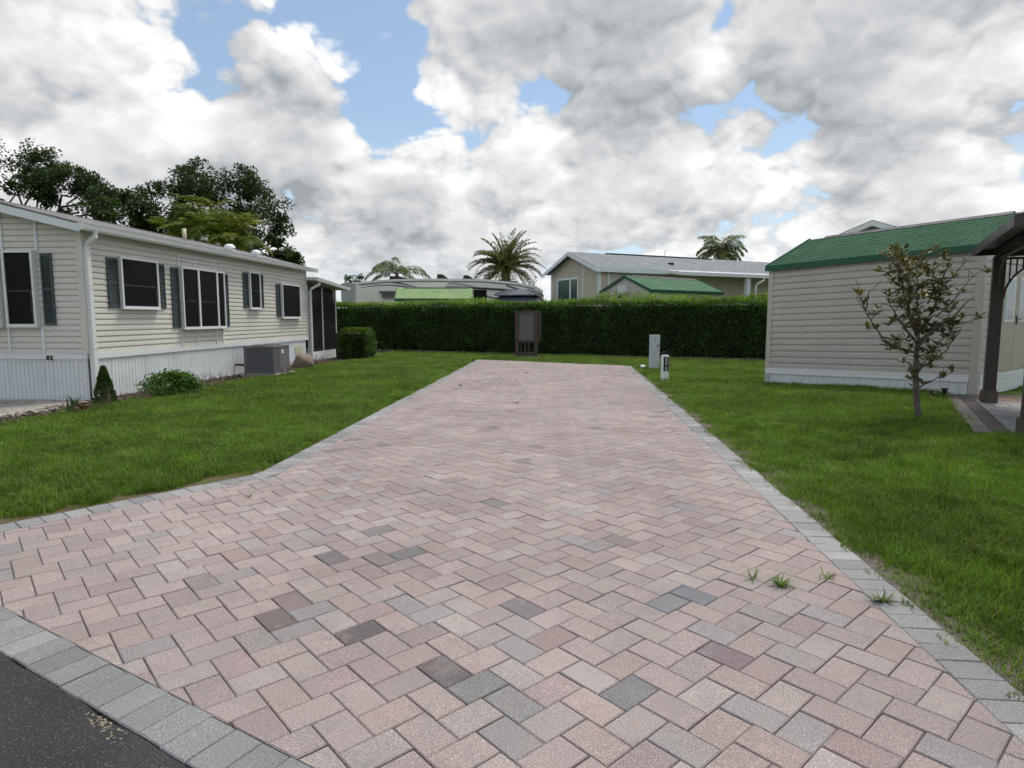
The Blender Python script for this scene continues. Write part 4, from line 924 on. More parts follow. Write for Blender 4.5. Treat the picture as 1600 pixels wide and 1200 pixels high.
# local: gable end at y=0 facing us, ridge running back
GWd,GE,GR=3.0,4.65,5.25
MB().box(0,GWd,0,9,-.03,GE).build('wall',M_rvgrey,gh2); gl=mk('pale_gable',(.55,.57,.58),.5,.05)
MB().add([(0,-.004,GE),(GWd,-.004,GE),(GWd/2,-.004,GR),(0,9,GE),(GWd,9,GE),(GWd/2,9,GR)],[(0,1,2),(3,5,4)]).build('gable_panel',gl,gh2)
sl=(GR-GE)/(GWd/2); rt=[(-.35,GE-.35*sl+.05),(GWd/2,GR+.05),(GWd+.35,GE-.35*sl+.05)]
MB().loft([[(x,y,z) for x,z in rt]+[(x,y,z-.05) for x,z in reversed(rt)] for y in (-.35,9.3)]).build('roof',M_farroof,gh2)
for s in (0,2):
    a=rt[s]; MB().loft([[(a[0],yy,a[1]-.22),(a[0],yy,a[1]-.03),(GWd/2,yy,GR+.02),(GWd/2,yy,GR-.18)] for yy in (-.375,-.35)]).build('rake_fascia',M_white,gh2)
MB().box(GWd/2-.12,GWd/2+.12,1.2,9.0,GR+.03,GR+.085).build('ridge_vent',M_black,gh2)
vt=MB(); vt.add([(GWd/2-.55,-.03,GE+.02),(GWd/2+.55,-.03,GE+.02),(GWd/2,-.03,GE+.30),(GWd/2-.55,-.005,GE+.02),(GWd/2+.55,-.005,GE+.02),(GWd/2,-.005,GE+.30)],[(0,1,2),(0,3,4,1),(1,4,5,2),(2,5,3,0)]); vt.build('gable_vent',M_rvgrey,gh2)
# ---------------------------------------------------------------- leaf materials
M_hedge=mkleaf('hedge_leaf',(.030,.068,.016),(.052,.115,.023),(.095,.175,.032),.30,.42,.4,psc=1.2)
M_shoot=mkleaf('hedge_new_growth',(.085,.165,.022),(.14,.235,.034),(.21,.31,.06),.38,.45,.35,psc=1.0)
M_oak=mkleaf('oak_leaf',(.020,.040,.013),(.036,.066,.019),(.068,.104,.028),.24,.5,.3,psc=.5)
M_box=mkleaf('shrub_leaf',(.035,.075,.014),(.075,.135,.022),(.135,.195,.035),.25,.45,.35,psc=2)
M_bush=mkleaf('bush_leaf',(.035,.085,.016),(.070,.150,.026),(.13,.22,.045),.28,.4,.45,psc=3)
M_conifer=mkleaf('conifer_leaf',(.028,.062,.014),(.050,.100,.022),(.085,.140,.030),.15,.6,.2,psc=5)
M_palm=mkleaf('palm_leaflet',(.040,.065,.018),(.068,.105,.026),(.125,.155,.050),.25,.45,.35,psc=.6)
M_queen=mkleaf('queen_palm_leaflet',(.070,.108,.038),(.110,.158,.056),(.175,.200,.080),.3,.45,.3,psc=.6)
M_datepalm=mkleaf('date_palm_leaflet',(.058,.084,.034),(.100,.126,.048),(.235,.190,.070),.28,.5,.3,psc=.5)
M_areca=mkleaf('areca_leaflet',(.055,.090,.018),(.105,.145,.024),(.190,.205,.035),.3,.45,.35,psc=.5)
M_mag=mkleaf('magnolia_leaf',(.044,.068,.020),(.080,.108,.032),(.185,.118,.058),.16,.52,.3,back=(.13,.105,.048),psc=4)
# ---------------------------------------------------------------- hedge
HA=math.atan2(HRy-HLy,HRx-HLx); HLEN=math.hypot(HRx-HLx,HRy-HLy)
hedge=empty('hedge',(HLx,HLy,0),HA,'tall dense dark green clipped hedge across the back of the lot','hedge')
h0,h1,HTK,HH=-6.0,HLEN+13.0,1.25,2.22
n=58000
x=rng.uniform(h0,h1,n); z=rng.uniform(.03,1,n)**.9*HH
top_=HH+.20*(vnoise(x,x*0,.7,2)-.5)+.10*(vnoise(x,x*0,2.3,4)-.5)
bul=.16*(vnoise(x,z,.8,5)-.5)+.12*(vnoise(x,z,2.6,6)-.5)-.10*(1-np.clip(z/.5,0,1))**2*0
y=bul+np.abs(rng.normal(0,.10,n))-.02; y+=np.where(z<.35,.10*(1-z/.35),0)
Pf=np.stack([x,y,np.minimum(z,top_)],1); Df=np.stack([rng.normal(0,.7,n),-.75+rng.normal(0,.5,n),rng.normal(-.05,.6,n)],1)
n2=26000; x2=rng.uniform(h0,h1,n2); y2=rng.uniform(0,HTK,n2); t2=HH+.20*(vnoise(x2,x2*0,.7,2)-.5)+.10*(vnoise(x2,y2,2.3,4)-.5)
Pt=np.stack([x2,y2,t2-np.abs(rng.normal(0,.09,n2))],1); Dt=np.stack([rng.normal(0,.6,n2),rng.normal(-.1,.6,n2),.8+rng.normal(0,.4,n2)],1)
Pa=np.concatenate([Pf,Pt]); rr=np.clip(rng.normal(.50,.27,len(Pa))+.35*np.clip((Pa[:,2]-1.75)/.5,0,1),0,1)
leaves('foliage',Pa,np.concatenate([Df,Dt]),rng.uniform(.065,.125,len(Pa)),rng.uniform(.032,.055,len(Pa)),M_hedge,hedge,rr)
ns=2200; sx=rng.uniform(h0,h1,ns); sy=rng.uniform(-.05,HTK*.8,ns); sh=rng.uniform(.08,.30,ns)*(.35+1.1*vnoise(sx,sx*0,.45,9))*np.where(sx>8,1.25,1)
P=[];D=[]
for a,b,h in zip(sx,sy,sh):
    q=int(5+h*22); t=np.linspace(.1,1,q); lx,ly=random.gauss(0,.12),random.gauss(0,.12); an=np.arange(q)*2.4
    P.append(np.stack([a+lx*t*h,b+ly*t*h,HH-.06+t*h],1)); D.append(np.stack([np.cos(an),np.sin(an),np.full(q,.9)],1))
P=np.concatenate(P); D=np.concatenate(D); leaves('new_shoots',P,D,rng.uniform(.07,.12,len(P)),rng.uniform(.026,.042,len(P)),M_shoot,hedge)
k=MB(); seg_=60; xs=np.linspace(h0,h1,seg_)
k.loft([[(a,.20,-.03),(a,.13,.6),(a,.13,HH-.16),(a,HTK-.15,HH-.16),(a,HTK-.12,-.03)] for a in xs]); k.build('dark_core',mk('hedge_core',(.010,.018,.007),.95,.4,3,bs=15,bst=1),hedge)  # solid filler added against see-through, inner shade put in its dark colour
ed=empty('garden_edging',(HLx,HLy,0),HA,'low brown-grey concrete edging along the foot of the hedge','edging')
em=MB().cham(0,.58,-.06,.03,-.05,.075,.012).mesh('edging_block',mk('edging_concrete',(.145,.12,.10),.9,.25,5,bs=60,bst=.4))
for q in range(int((HLEN+4)/.6)):
    if 5.6<q*.6-.6<7.9: continue
    put('edging_block',em,ed,(q*.6-.6,-.42+random.gauss(0,.012),random.gauss(0,.006)),random.gauss(0,.012))
# ---------------------------------------------------------------- oaks behind the left home
def limb(mb,a,b,r0,r1,n=6,wig=.12):
    a,b=Vector(a),Vector(b); L=(b-a).length; pts=[];rad=[]
    for i in range(n):
        t=i/(n-1); p=a.lerp(b,t)+Vector((random.gauss(0,1),random.gauss(0,1),random.gauss(0,.6)))*wig*L*.25*math.sin(math.pi*t); p.z+=.10*L*math.sin(math.pi*t)
        pts.append(p); rad.append(r0+(r1-r0)*t)
    mb.tube(pts,rad,7); return pts
def oak(label,base,blobs,fork,mat,leaf,per,seed,sub=(12,17),name='oak_tree'):
    root=empty(name,base,0,label,'tree','trees behind the left home' if name=='oak_tree' else None)
    bx,by,_=base; st=random.getstate(); random.seed(seed)
    t=MB(); limb(t,(0,0,-.1),(fork[0]-bx,fork[1]-by,fork[2]),.42,.27,7,.05); t.build('trunk',M_oakbark,root,True)
    P=[];D=[];RR=[]; fk=Vector((fork[0]-bx,fork[1]-by,fork[2]))
    for (x,y,z,r) in blobs:
        r=r*1.32
        c=np.array((x-bx,y-by,z)); mb=MB(); limb(mb,fk,c,.10,.03,9,.30)
        for _ in range(4):
            v=Vector((random.gauss(0,1),random.gauss(0,1),random.gauss(0,.7))).normalized()*r*.8; limb(mb,Vector(c)-v*.3,Vector(c)+v,.045,.012,4,.3)
        mb.build('limb',M_oakbark,root,True)
        for _ in range(random.randint(*sub)):
            v=rng.normal(size=3); v/=np.linalg.norm(v); cc=c+v*r*np.array((.92,.92,.75))*random.uniform(.35,1.0); cr=r*random.uniform(.24,.42); m_=int(per*random.uniform(.6,1.3))
            q=rng.normal(size=(m_,3)); q/=np.linalg.norm(q,axis=1,keepdims=True); q*=rng.random((m_,1))**.45*np.array((1.15,1.15,.75))
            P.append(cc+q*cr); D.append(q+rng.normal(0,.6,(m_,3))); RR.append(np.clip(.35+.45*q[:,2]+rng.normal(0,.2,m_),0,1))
    P=np.concatenate(P); D=np.concatenate(D)
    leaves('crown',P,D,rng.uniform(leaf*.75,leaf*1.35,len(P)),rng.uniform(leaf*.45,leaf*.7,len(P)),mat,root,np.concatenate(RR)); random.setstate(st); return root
OAK1=[(-27.8,10.1,1.0),(-26.8,10.5,0.9),(-26.4,9.9,0.7),(-28.2,9.3,0.8),(-25.5,9.5,0.8),(-24.6,9.4,1.0),(-23.8,9.1,0.8),(-25.9,8.9,0.8),(-26.6,8.6,0.6),(-25.8,8.2,0.6),(-22.6,8.5,0.7),(-22.2,7.9,0.7),(-24.4,7.7,0.5),(-22.8,7.3,0.8),(-21.7,7.2,0.8),(-23.4,8.6,0.6),(-29.5,10.3,1.3),(-30.7,9.3,1.5),(-25.2,7.0,0.7),(-27.6,7.3,0.7),(-29.4,8.2,0.9)]
OAK2=[(-20.4,10.7,0.9),(-19.8,9.9,1.3),(-21.1,9.7,0.9),(-19.0,9.3,1.1),(-17.5,10.1,1.1),(-16.7,9.1,1.2),(-16.1,9.5,0.8),(-17.2,7.9,1.3),(-15.9,7.9,0.8),(-18.6,8.3,1.1),(-16.6,6.5,1.1),(-15.6,5.8,0.7),(-14.6,5.4,0.6),(-13.9,5.4,0.3),(-15.2,6.5,0.4),(-20.1,8.1,1.3),(-18.5,6.9,1.3),(-17.4,5.6,1.0)]
OAK3=[(-24.1,9.7,0.9),(-24.5,8.9,1.1),(-23.2,8.9,0.9),(-22.6,8.3,1.1),(-21.8,8.3,0.9),(-23.9,7.9,0.9),(-22.7,7.1,1.1),(-24.4,7.0,1.0),(-21.6,7.2,1.0),(-25.4,8.0,1.0),(-25.6,6.8,1.1),(-26.4,7.2,.9)]
dj=lambda l,y,s:[(a,y+random.gauss(0,s),b,c) for a,b,c in l]
oak('broad oak with an open arching crown at the far left above the gable roof',(-27.0,36.0,0),dj(OAK1,36,1.2),(-26.9,36.0,5.2),M_oak,.17,62,1)
oak('tall dark oak with a rounded crown behind the middle of the left home',(-18.2,42.0,0),dj(OAK2,42,1.3),(-18.0,42.0,4.6),M_oak,.19,84,2)
oak('smaller dark oak between the arching oak and the tall rounded oak',(-23.2,43.0,0),dj(OAK3,43,1.1),(-23.1,43.0,4.4),M_oak,.19,84,3)
oak('small sparse tree far off beside the rear end of the motorhome',(-15.1,60.5,0),[(-15.0,60.5,5.0,.6),(-15.6,60.4,4.6,.5),(-14.4,60.6,5.4,.4),(-15.5,60.5,5.4,.35),(-15.0,60.5,4.2,.6),(-14.6,60.3,3.8,.6),(-15.6,60.5,3.6,.6)],(-15.1,60.5,2.4),mkleaf('far_leaf',(.030,.055,.018),(.05,.085,.025),(.085,.125,.04),.25),.20,16,4,(6,9),'broadleaf_tree')
# ---------------------------------------------------------------- palms
def frond(c,az,el,L,droop,nl,ll,wid,vang=.5,hang=.0,twist=0):
    """rachis from c, leaflets in two rows"""
    n=14; pts=[np.array(c,float)]; e=el
    for k in range(n):
        e_=el-droop*((k+1)/n)**1.35; d=np.array((math.cos(e_)*math.sin(az),math.cos(e_)*math.cos(az),math.sin(e_))); pts.append(pts[-1]+d*L/n)
    pts=np.array(pts); t=np.linspace(.14,.995,nl); idx=t*n; i0=np.minimum(idx.astype(int),n-1); f=(idx-i0)[:,None]
    p=pts[i0]*(1-f)+pts[i0+1]*f; tan=unit(pts[i0+1]-pts[i0]); side=np.array((math.cos(az),-math.sin(az),0.0)); nrm=np.cross(np.broadcast_to(side,tan.shape),tan)
    prof=np.sin(np.pi*np.clip(t*.92+.10,0,1))**.6
    P=[];D=[];LL=[]
    for s in (1,-1):
        d=side*s*.8+tan*.62+nrm*vang*rng.uniform(.4,1.2,(nl,1))+np.array((0,0,-1))*hang*rng.uniform(.5,1.3,(nl,1))+rng.normal(0,.08,(nl,3))
        P.append(p); D.append(d); LL.append(ll*prof*rng.uniform(.85,1.1,nl))
    return pts,np.concatenate(P),np.concatenate(D),np.concatenate(LL)
def palm(label,base,crown_z,fronds,L,mat,nl,ll,wid,hang,vang=.45,tr=(.2,.16),name='palm_tree',lean=(0,0)):
    root=empty(name,base,0,label,'palm tree','palms beyond the hedge')
    t=MB(); nn=10; t.tube([(lean[0]*(q/nn)**2,lean[1]*(q/nn)**2,-.1+(crown_z+.1)*q/nn) for q in range(nn+1)],[tr[0]+(tr[1]-tr[0])*q/nn+(.012 if q%2 else 0) for q in range(nn+1)],10); t.build('trunk',M_palmtrunk,root,True)
    c=np.array((lean[0],lean[1],crown_z))
    for az,el,dr,ls,dead in fronds:
        pts,P,D,LL=frond(c+np.array((math.sin(az),math.cos(az),0))*.12,az,el,L*ls,dr,nl,ll,wid,vang,hang)
        n=len(P); upv=np.broadcast_to(np.array((0,0,1.0)),(n,3))
        fr=leaves('frond',P,D,LL,wid,mat,root,np.clip(rng.normal(.85 if dead else .38,.16,n),0,1),.02,upv)
        rb=MB(); rb.tube([tuple(q) for q in pts],[.03*(1-.85*q/(len(pts)-1))+.004 for q in range(len(pts))],5); rb.build('rachis',M_palmtrunk,fr)
    return root
def ring(n,el,dr,ls=1.0,dead=0,j=.12,az0=0): return [(2*math.pi*(k+random.uniform(-.3,.3))/n+az0,R(el)+random.gauss(0,j),R(dr)+random.gauss(0,j),ls*random.uniform(.9,1.1),random.random()<dead) for k in range(n)]
palm('bushy date palm with stiff arching fronds behind the motorhome roof',(-.46,46,0),5.1,ring(9,80,45,.98)+ring(16,60,70)+ring(17,38,85)+ring(17,14,80,.98,.25)+ring(16,-12,60,.9,.8),2.95,M_datepalm,44,.50,.065,.05,.5,(.34,.32))
palm('queen palm with drooping feathery fronds above the rear of the motorhome',(-8.7,48,0),4.9,[(-1.6,R(35),R(110),1.05,0),(-1.2,R(62),R(120),.95,0),(1.6,R(28),R(95),1.15,0),(1.3,R(50),R(120),1.0,0),(-.25,R(78),R(100),1.0,0),(-.9,R(80),R(150),1.0,0),(.2,R(60),R(110),.8,0),(2.6,R(40),R(100),.8,0),(-2.5,R(45),R(100),.9,0),(3.1,R(60),R(120),.8,0),(-1.9,R(10),R(70),.8,0),(1.9,R(5),R(70),.8,0)],2.75,M_queen,40,.72,.06,1.1,.1,(.16,.13))
palm('round-crowned queen palm rising behind the tan home roof',(14.35,44,0),6.15,ring(6,75,110)+ring(9,50,130)+ring(9,22,110,.95,.3)+ring(6,0,70,.8,.7),2.15,M_queen,36,.62,.065,.9,.2,(.16,.14))
ar=empty('palm_clump',(-14.4,30,0),0,'yellow-green clump of feathery palms just above the left home roof','palm clump')
for q in range(6):
    bx=random.uniform(-1.5,1.5); by=random.uniform(-.8,.8); hz_=(6.1,5.2,5.2,5.3,5.4,4.9)[q]; bx=(.0,-1.2,1.2,.6,-.6,1.7)[q]
    st=MB(); st.tube([(bx*.5,by*.5,-.1),(bx*.8,by,hz_*.5),(bx,by,hz_)],[.09,.075,.06],7); st.build('stem',M_areca if False else mk('palm_stem',(.16,.17,.07),.7,.2,3) if q==0 else MATS['palm_stem'],ar,True)
    for az,el,dr,ls,dead in ring(9,68,95,1.0,.2,.2)+ring(6,40,110,.9,.35,.2):
        pts,P,D,LL=frond((bx,by,hz_),az,el,2.1*ls,dr,34,.55,.06,.25,.55)
        leaves('frond',P,D,LL,.055,M_areca,ar,np.clip(rng.normal(.45+.35*dead,.2,len(P)),0,1),.02,np.broadcast_to(np.array((0,0,1.0)),(len(P),3)))
# ---------------------------------------------------------------- magnolia on the right lawn
MGz=float(gh(5.97,9.07))
mag=empty('magnolia_tree',(5.97,9.07,MGz),0,'small sparse magnolia with leathery brown-green leaves on the right lawn','tree')
BR=[[(-0.01,-0.05),(-0.09,0.47),(-0.12,0.85),(-0.11,1.14),(-0.11,1.29)],[(-0.13,1.0),(-0.4,1.07),(-0.61,1.17),(-0.77,1.39),(-0.9,1.61),(-1.04,1.78)],[(-0.16,1.19),(-0.32,1.34),(-0.45,1.49),(-0.54,1.63),(-0.64,1.75)],[(-0.14,1.25),(-0.25,1.41),(-0.4,1.75),(-0.54,2.09),(-0.68,2.29),(-0.81,2.4)],[(-0.11,1.29),(-0.09,1.58),(-0.07,1.95),(-0.13,2.19),(-0.18,2.45)],[(-0.07,1.95),(-0.04,2.17),(-0.06,2.4)],[(-0.1,1.29),(0.1,1.58),(0.27,1.92),(0.35,2.19),(0.46,2.36)],[(-0.07,1.19),(0.21,1.41),(0.35,1.54),(0.51,1.75),(0.56,1.8)],[(0.16,1.51),(0.34,1.75),(0.46,2.02),(0.49,2.12)],[(-0.08,0.72),(-0.03,0.79),(0.15,0.9),(0.29,1.02),(0.38,1.17),(0.43,1.27)],[(-0.07,0.47),(0.07,0.6),(0.14,0.7),(0.19,0.72)],[(-0.1,1.09),(0.05,1.34),(0.21,1.39),(0.34,1.41),(0.52,1.47)],[(-0.12,0.6),(-0.21,0.75),(-0.2,0.85)],[(-0.9,1.61),(-0.97,1.83),(-1.03,2.06)],[(-0.89,1.6),(-0.95,1.85),(-0.87,2.02)],[(0.27,1.92),(0.39,2.19),(0.46,2.35)],[(-0.54,2.09),(-0.54,2.31),(-0.55,2.45)],[(-0.4,1.75),(-0.3,2.0),(-0.26,2.2)],[(.05,1.7),(.12,2.0),(.06,2.25),(.1,2.4)]]
CL=[(-0.55,2.45),(-0.8,2.38),(-0.57,2.21),(-0.71,2.11),(-0.53,1.92),(-0.59,1.73),(-1.04,1.83),(-0.91,1.72),(-0.76,1.61),(-0.7,1.56),(-0.5,1.46),(-0.52,1.39),(-0.74,1.34),(-0.25,2.07),(-0.31,1.88),(-0.21,1.83),(-0.12,1.9),(0.06,2.17),(0.17,2.0),(0.3,1.95),(-0.01,1.8),(0.19,1.8),(0.05,1.58),(-0.15,1.71),(-0.35,1.78),(-0.03,1.44),(0.02,1.36),(-0.18,1.39),(0.22,1.36),(0.31,1.39),(0.53,1.49),(0.14,1.12),(0.03,1.01),(-0.36,1.19),(-0.48,1.12),(-0.28,1.05),(-0.35,1.0),(-0.22,0.85),(-0.13,0.75),(0.04,0.67),(-0.01,0.42),(-0.16,0.7)]
random.seed(21); nodes=[]
for bi,b in enumerate(BR):
    if bi==0: pts=[(x,.0,z) for x,z in b]; rad=[.048,.040,.034,.028,.024]
    else:
        d=random.uniform(-1,1)*.35; pts=[(x,d*(k/(len(b)-1)),z) for k,(x,z) in enumerate(b)]; s=min(nodes,key=lambda q:(q[0]-b[0][0])**2+(q[2]-b[0][1])**2)[1] if nodes else 0
        pts=[(x,s+y,z) for x,y,z in pts]; r0=.020 if len(b)>4 else .011; rad=[r0*(1-.75*k/(len(b)-1)) for k in range(len(b))]
    # smooth and roughen the path
    fine=[];fr_=[]
    for k in range(len(pts)-1):
        for q in range(3):
            t=q/3; fine.append(tuple(pts[k][i]*(1-t)+pts[k+1][i]*t+(random.gauss(0,.006) if q else 0) for i in range(3))); fr_.append(rad[k]*(1-t)+rad[k+1]*t)
    fine.append(pts[-1]); fr_.append(rad[-1])
    mb=MB(); mb.tube(fine,fr_,8 if bi==0 else 6); mb.build('trunk' if bi==0 else 'branch',M_bark,mag,True); nodes+=fine
for q in range(46):   # bare twigs
    a=random.choice([n_ for n_ in nodes if n_[2]>1.2]); L_=random.uniform(.12,.34); dv=Vector((random.gauss(0,.5),random.gauss(0,.6),random.uniform(.3,1))).normalized()*L_
    mb=MB(); mb.tube([a,tuple(Vector(a)+dv*.5+Vector((random.gauss(0,.01),random.gauss(0,.01),0))),tuple(Vector(a)+dv)],[.006,.004,.0022],5); mb.build('twig',M_bark,mag)
def big_leaf(L,Wd,curl,rn):
    V=[];Fq=[]; prof=(0.10,.55,.92,1.0,.82,.42,.03)
    for k,w in enumerate(prof):
        t=k/(len(prof)-1); x=L*t; z=curl*L*(t-t*t*1.2); V+=[(x,-Wd/2*w,z+.10*Wd*w),(x,0,z),(x,Wd/2*w,z+.10*Wd*w)]
    for k in range(len(prof)-1):
        b=3*k; Fq+=[(b,b+3,b+4,b+1),(b+1,b+4,b+5,b+2)]
    return npmesh('leaf',V,Fq,M_mag,[rn]*len(Fq),True)
LM=[big_leaf(random.uniform(.115,.16),random.uniform(.046,.062),random.uniform(-.25,.35),random.random()) for _ in range(14)]
cnt=0; CLs=[(x,z,0) for x,z in CL[::-1]]+[(-.05,.55,0),(-.2,.62,0),(.02,.5,0),(-.14,.9,0),(-.02,.8,0)]
for k in range(140):   # more whorls inside the crown
    nd=random.choice([n_ for n_ in nodes if n_[2]>.85 and -.68<n_[0]<.36]); CLs.append((nd[0]+random.gauss(0,.13),nd[2]+random.gauss(.02,.11),1))
P=[];D=[]
for x,z,extra in CLs:
    s=min(nodes,key=lambda q:(q[0]-x)**2+(q[2]-z)**2); y=s[1]+random.gauss(0,.12); ax=Vector((x-s[0]+random.gauss(0,.05),random.gauss(0,.1),.12)).normalized()
    mb=MB(); mb.tube([s,((s[0]+x)/2,(s[1]+y)/2,(s[2]+z)/2+.01),(x,y,z)],[.006,.005,.004],5); mb.build('twig',M_bark,mag)
    k7=random.randint(7,9)
    for k in range(k7):
        a=2*math.pi*k/k7+random.uniform(-.3,.3); d=Vector((math.cos(a),math.sin(a),random.uniform(-.15,.75))).normalized(); d=(d+ax*.35).normalized()
        pt=(x+random.gauss(0,.014),y+random.gauss(0,.014),z+random.gauss(0,.018))
        if cnt<300:
            o=put('leaf',random.choice(LM),mag,pt); o.rotation_mode='QUATERNION'; o.rotation_quaternion=d.to_track_quat('X','Z'); o.scale=[random.uniform(.75,1.1)]*3; cnt+=1
        else: P.append(pt); D.append(tuple(d))
tag(leaves('leaf_mass',np.array(P),np.array(D),rng.uniform(.085,.13,len(P)),rng.uniform(.036,.052,len(P)),M_mag,mag,None,.1,np.broadcast_to(np.array((0,0,1.0)),(len(P),3))),kind='stuff')
# ---------------------------------------------------------------- shrubs by the left home
def shell_leaves(n,c,rad,noise=.12,flat=0,low=.0):
    v=rng.normal(size=(n,3)); v/=np.linalg.norm(v,axis=1,keepdims=True)
    return v
bxs=empty('box_shrub',(-6.02,24.5,0),R(-12),'clipped boxy shrub with small yellow-green leaves past the screened porch','shrub')
n=7000; q=rng.uniform(-1,1,(n,3)); ax_=np.argmax(np.abs(q),1); q[np.arange(n),ax_]=np.sign(q[np.arange(n),ax_])*(1-np.abs(rng.normal(0,.07,n)))
rnd_=np.linalg.norm(q,axis=1,keepdims=True); q=q*np.where(rnd_>1.32,1.32/rnd_,1)
dims=np.array((.60,.56,.56)); P=q*dims+np.array((0,0,.56)); P+=.05*np.sin(P*7)
leaves('foliage',P,q+rng.normal(0,.5,(n,3)),rng.uniform(.05,.09,n),rng.uniform(.03,.05,n),M_box,bxs,np.clip(rng.normal(.4,.2,n)+.3*(q[:,2]>.7),0,1))
MB().box(-.46,.46,-.42,.42,.05,.96).build('dark_core',MATS['hedge_core'],bxs)  # added solid box, near-black to stand for the shaded inside of the shrub
cn=empty('conical_shrub',(-7.43,11.36,0),0,'small cone-shaped evergreen at the near corner of the left home','shrub')
n=5200; t=rng.random(n)**.72; a=rng.uniform(0,6.283,n); rr=.185*(1-t)**.8*(1+.12*np.sin(a*5+t*20))*np.sqrt(rng.random(n)*.5+.5)+.012
P=np.stack([rr*np.cos(a),rr*np.sin(a),.02+t*.68],1); D=np.stack([np.cos(a)*.6,np.sin(a)*.6,np.full(n,1.1)],1)+rng.normal(0,.35,(n,3))
leaves('foliage',P,D,rng.uniform(.025,.05,n),rng.uniform(.010,.018,n),M_conifer,cn,np.clip(rng.normal(.45,.22,n)+.2*(t>.8),0,1))
MB().tube([(0,0,-.02),(0,0,.60)],[.10,.015],8).build('stem',M_twig,cn)
def twigs(root,n,rad,h,mat=M_twig,spread=.6,r0=.011,name='twig'):
    for k in range(n):
        a=random.uniform(0,6.283); b=Vector((rad*.4*random.gauss(0,1),rad*.3*random.gauss(0,1),0)); d=Vector((math.cos(a)*spread,math.sin(a)*spread*.7,1)).normalized()*h*random.uniform(.5,1.1); mid=b+d*.5+Vector((random.gauss(0,.03),random.gauss(0,.03),0))
        mb=MB(); mb.tube([tuple(b),tuple(mid),tuple(b+d)],[r0,r0*.7,r0*.35],5)
        for _ in range(3):
            t=random.uniform(.4,.95); s=b.lerp(b+d,t); e=s+Vector((random.gauss(0,.5),random.gauss(0,.5),random.uniform(.2,.8))).normalized()*h*random.uniform(.12,.3); mb.tube([tuple(s),tuple(e)],[r0*.5,r0*.25],4)
        mb.build(name,mat,root)
lb=empty('leafy_bush',(-7.02,12.9,0),R(60),'sprawling bright green leafy bush in front of the white skirting','shrub')
P=[];D=[]
for k in range(70):
    bx=random.uniform(-.55,.55); by=random.uniform(-.16,.16); h=.44*(1-(abs(bx+.05)/.68)**2.2)*random.uniform(.75,1.1); m_=28; q=rng.normal(size=(m_,3))*np.array((.075,.07,.05))
    P.append(q+np.array((bx,by,max(.05,h-.03)))); D.append(q*3+rng.normal(0,.6,(m_,3))+np.array((0,-.2,-.05)))
for k in range(40):
    bx=random.uniform(-.5,.5); by=random.uniform(-.2,.0); z_=random.uniform(.04,.34*(1-(abs(bx)/.7)**2)); m_=22; q=rng.normal(size=(m_,3))*np.array((.08,.05,.06)); P.append(q+np.array((bx,by,z_))); D.append(q*2+rng.normal(0,.7,(m_,3)))
P=np.concatenate(P); D=np.concatenate(D); P[:,2]=np.maximum(P[:,2],.01)
leaves('foliage',P,D,rng.uniform(.04,.085,len(P)),rng.uniform(.03,.055,len(P)),M_bush,lb); twigs(lb,10,.5,.36,spread=.9)
def twig_shrub(loc,label,n,rad,h,spread=.7,fl=0):
    r=empty('bare_shrub',loc,random.uniform(0,3),label,'shrub'); twigs(r,n,rad,h,spread=spread)
    if fl:
        P=rng.normal(size=(fl,3))*np.array((rad*.5,rad*.4,.08))+np.array((0,0,h*.7)); leaves('flowers' if fl<80 else 'leaves',P,rng.normal(size=(fl,3)),.035,.03,M_white if fl<80 else M_bush,r)
twig_shrub((-6.75,14.05,0),'leafless twiggy shrub right of the sprawling leafy bush',16,.28,.42)
twig_shrub((-7.22,12.25,0),'low dead twigs left of the sprawling leafy bush',12,.25,.20,1.3)
twig_shrub((-6.35,17.35,0),'bare branching twigs in front of the grey air conditioner',12,.26,.46,.9)
twig_shrub((-6.45,20.9,0),'bare twiggy shrub with small white blooms between boulder and porch',20,.40,.44,.8,60)
twig_shrub((-6.75,15.9,0),'small dry tuft of twigs just before the air conditioner',10,.16,.2,1.0)
sp=empty('spiky_plant',(-7.46,10.5,0),0,'spiky plant of dark upright blades beside the walkway','plant')
for k in range(13):
    a=random.uniform(0,6.28); L_=random.uniform(.22,.46); e=R(random.uniform(48,84)); d=Vector((math.cos(a)*math.cos(e)-.18,math.sin(a)*math.cos(e),math.sin(e)))*L_; s=Vector((-math.sin(a),math.cos(a),0))*.016
    mb=MB(); b=Vector((random.gauss(.05,.05),random.gauss(0,.04),-.01)); mb.add([b-s,b+s,b+d*.55+s*.9+Vector((0,0,.01)),b+d*.55-s*.9+Vector((0,0,.01)),b+d+Vector((d.x*.1,d.y*.1,-.02))],[(0,1,2,3),(3,2,4)]); mb.build('blade',MATS['shrub_leaf'] if k%3==0 else MATS['hedge_leaf'],sp)
P=rng.normal(size=(160,3))*np.array((.10,.07,.03))+np.array((.20,0,.07)); leaves('base_leaves',P,rng.normal(size=(160,3))+np.array((0,0,.8)),.09,.02,mkleaf('reddish_leaf',(.06,.025,.02),(.10,.045,.03),(.12,.09,.04),.1),sp)
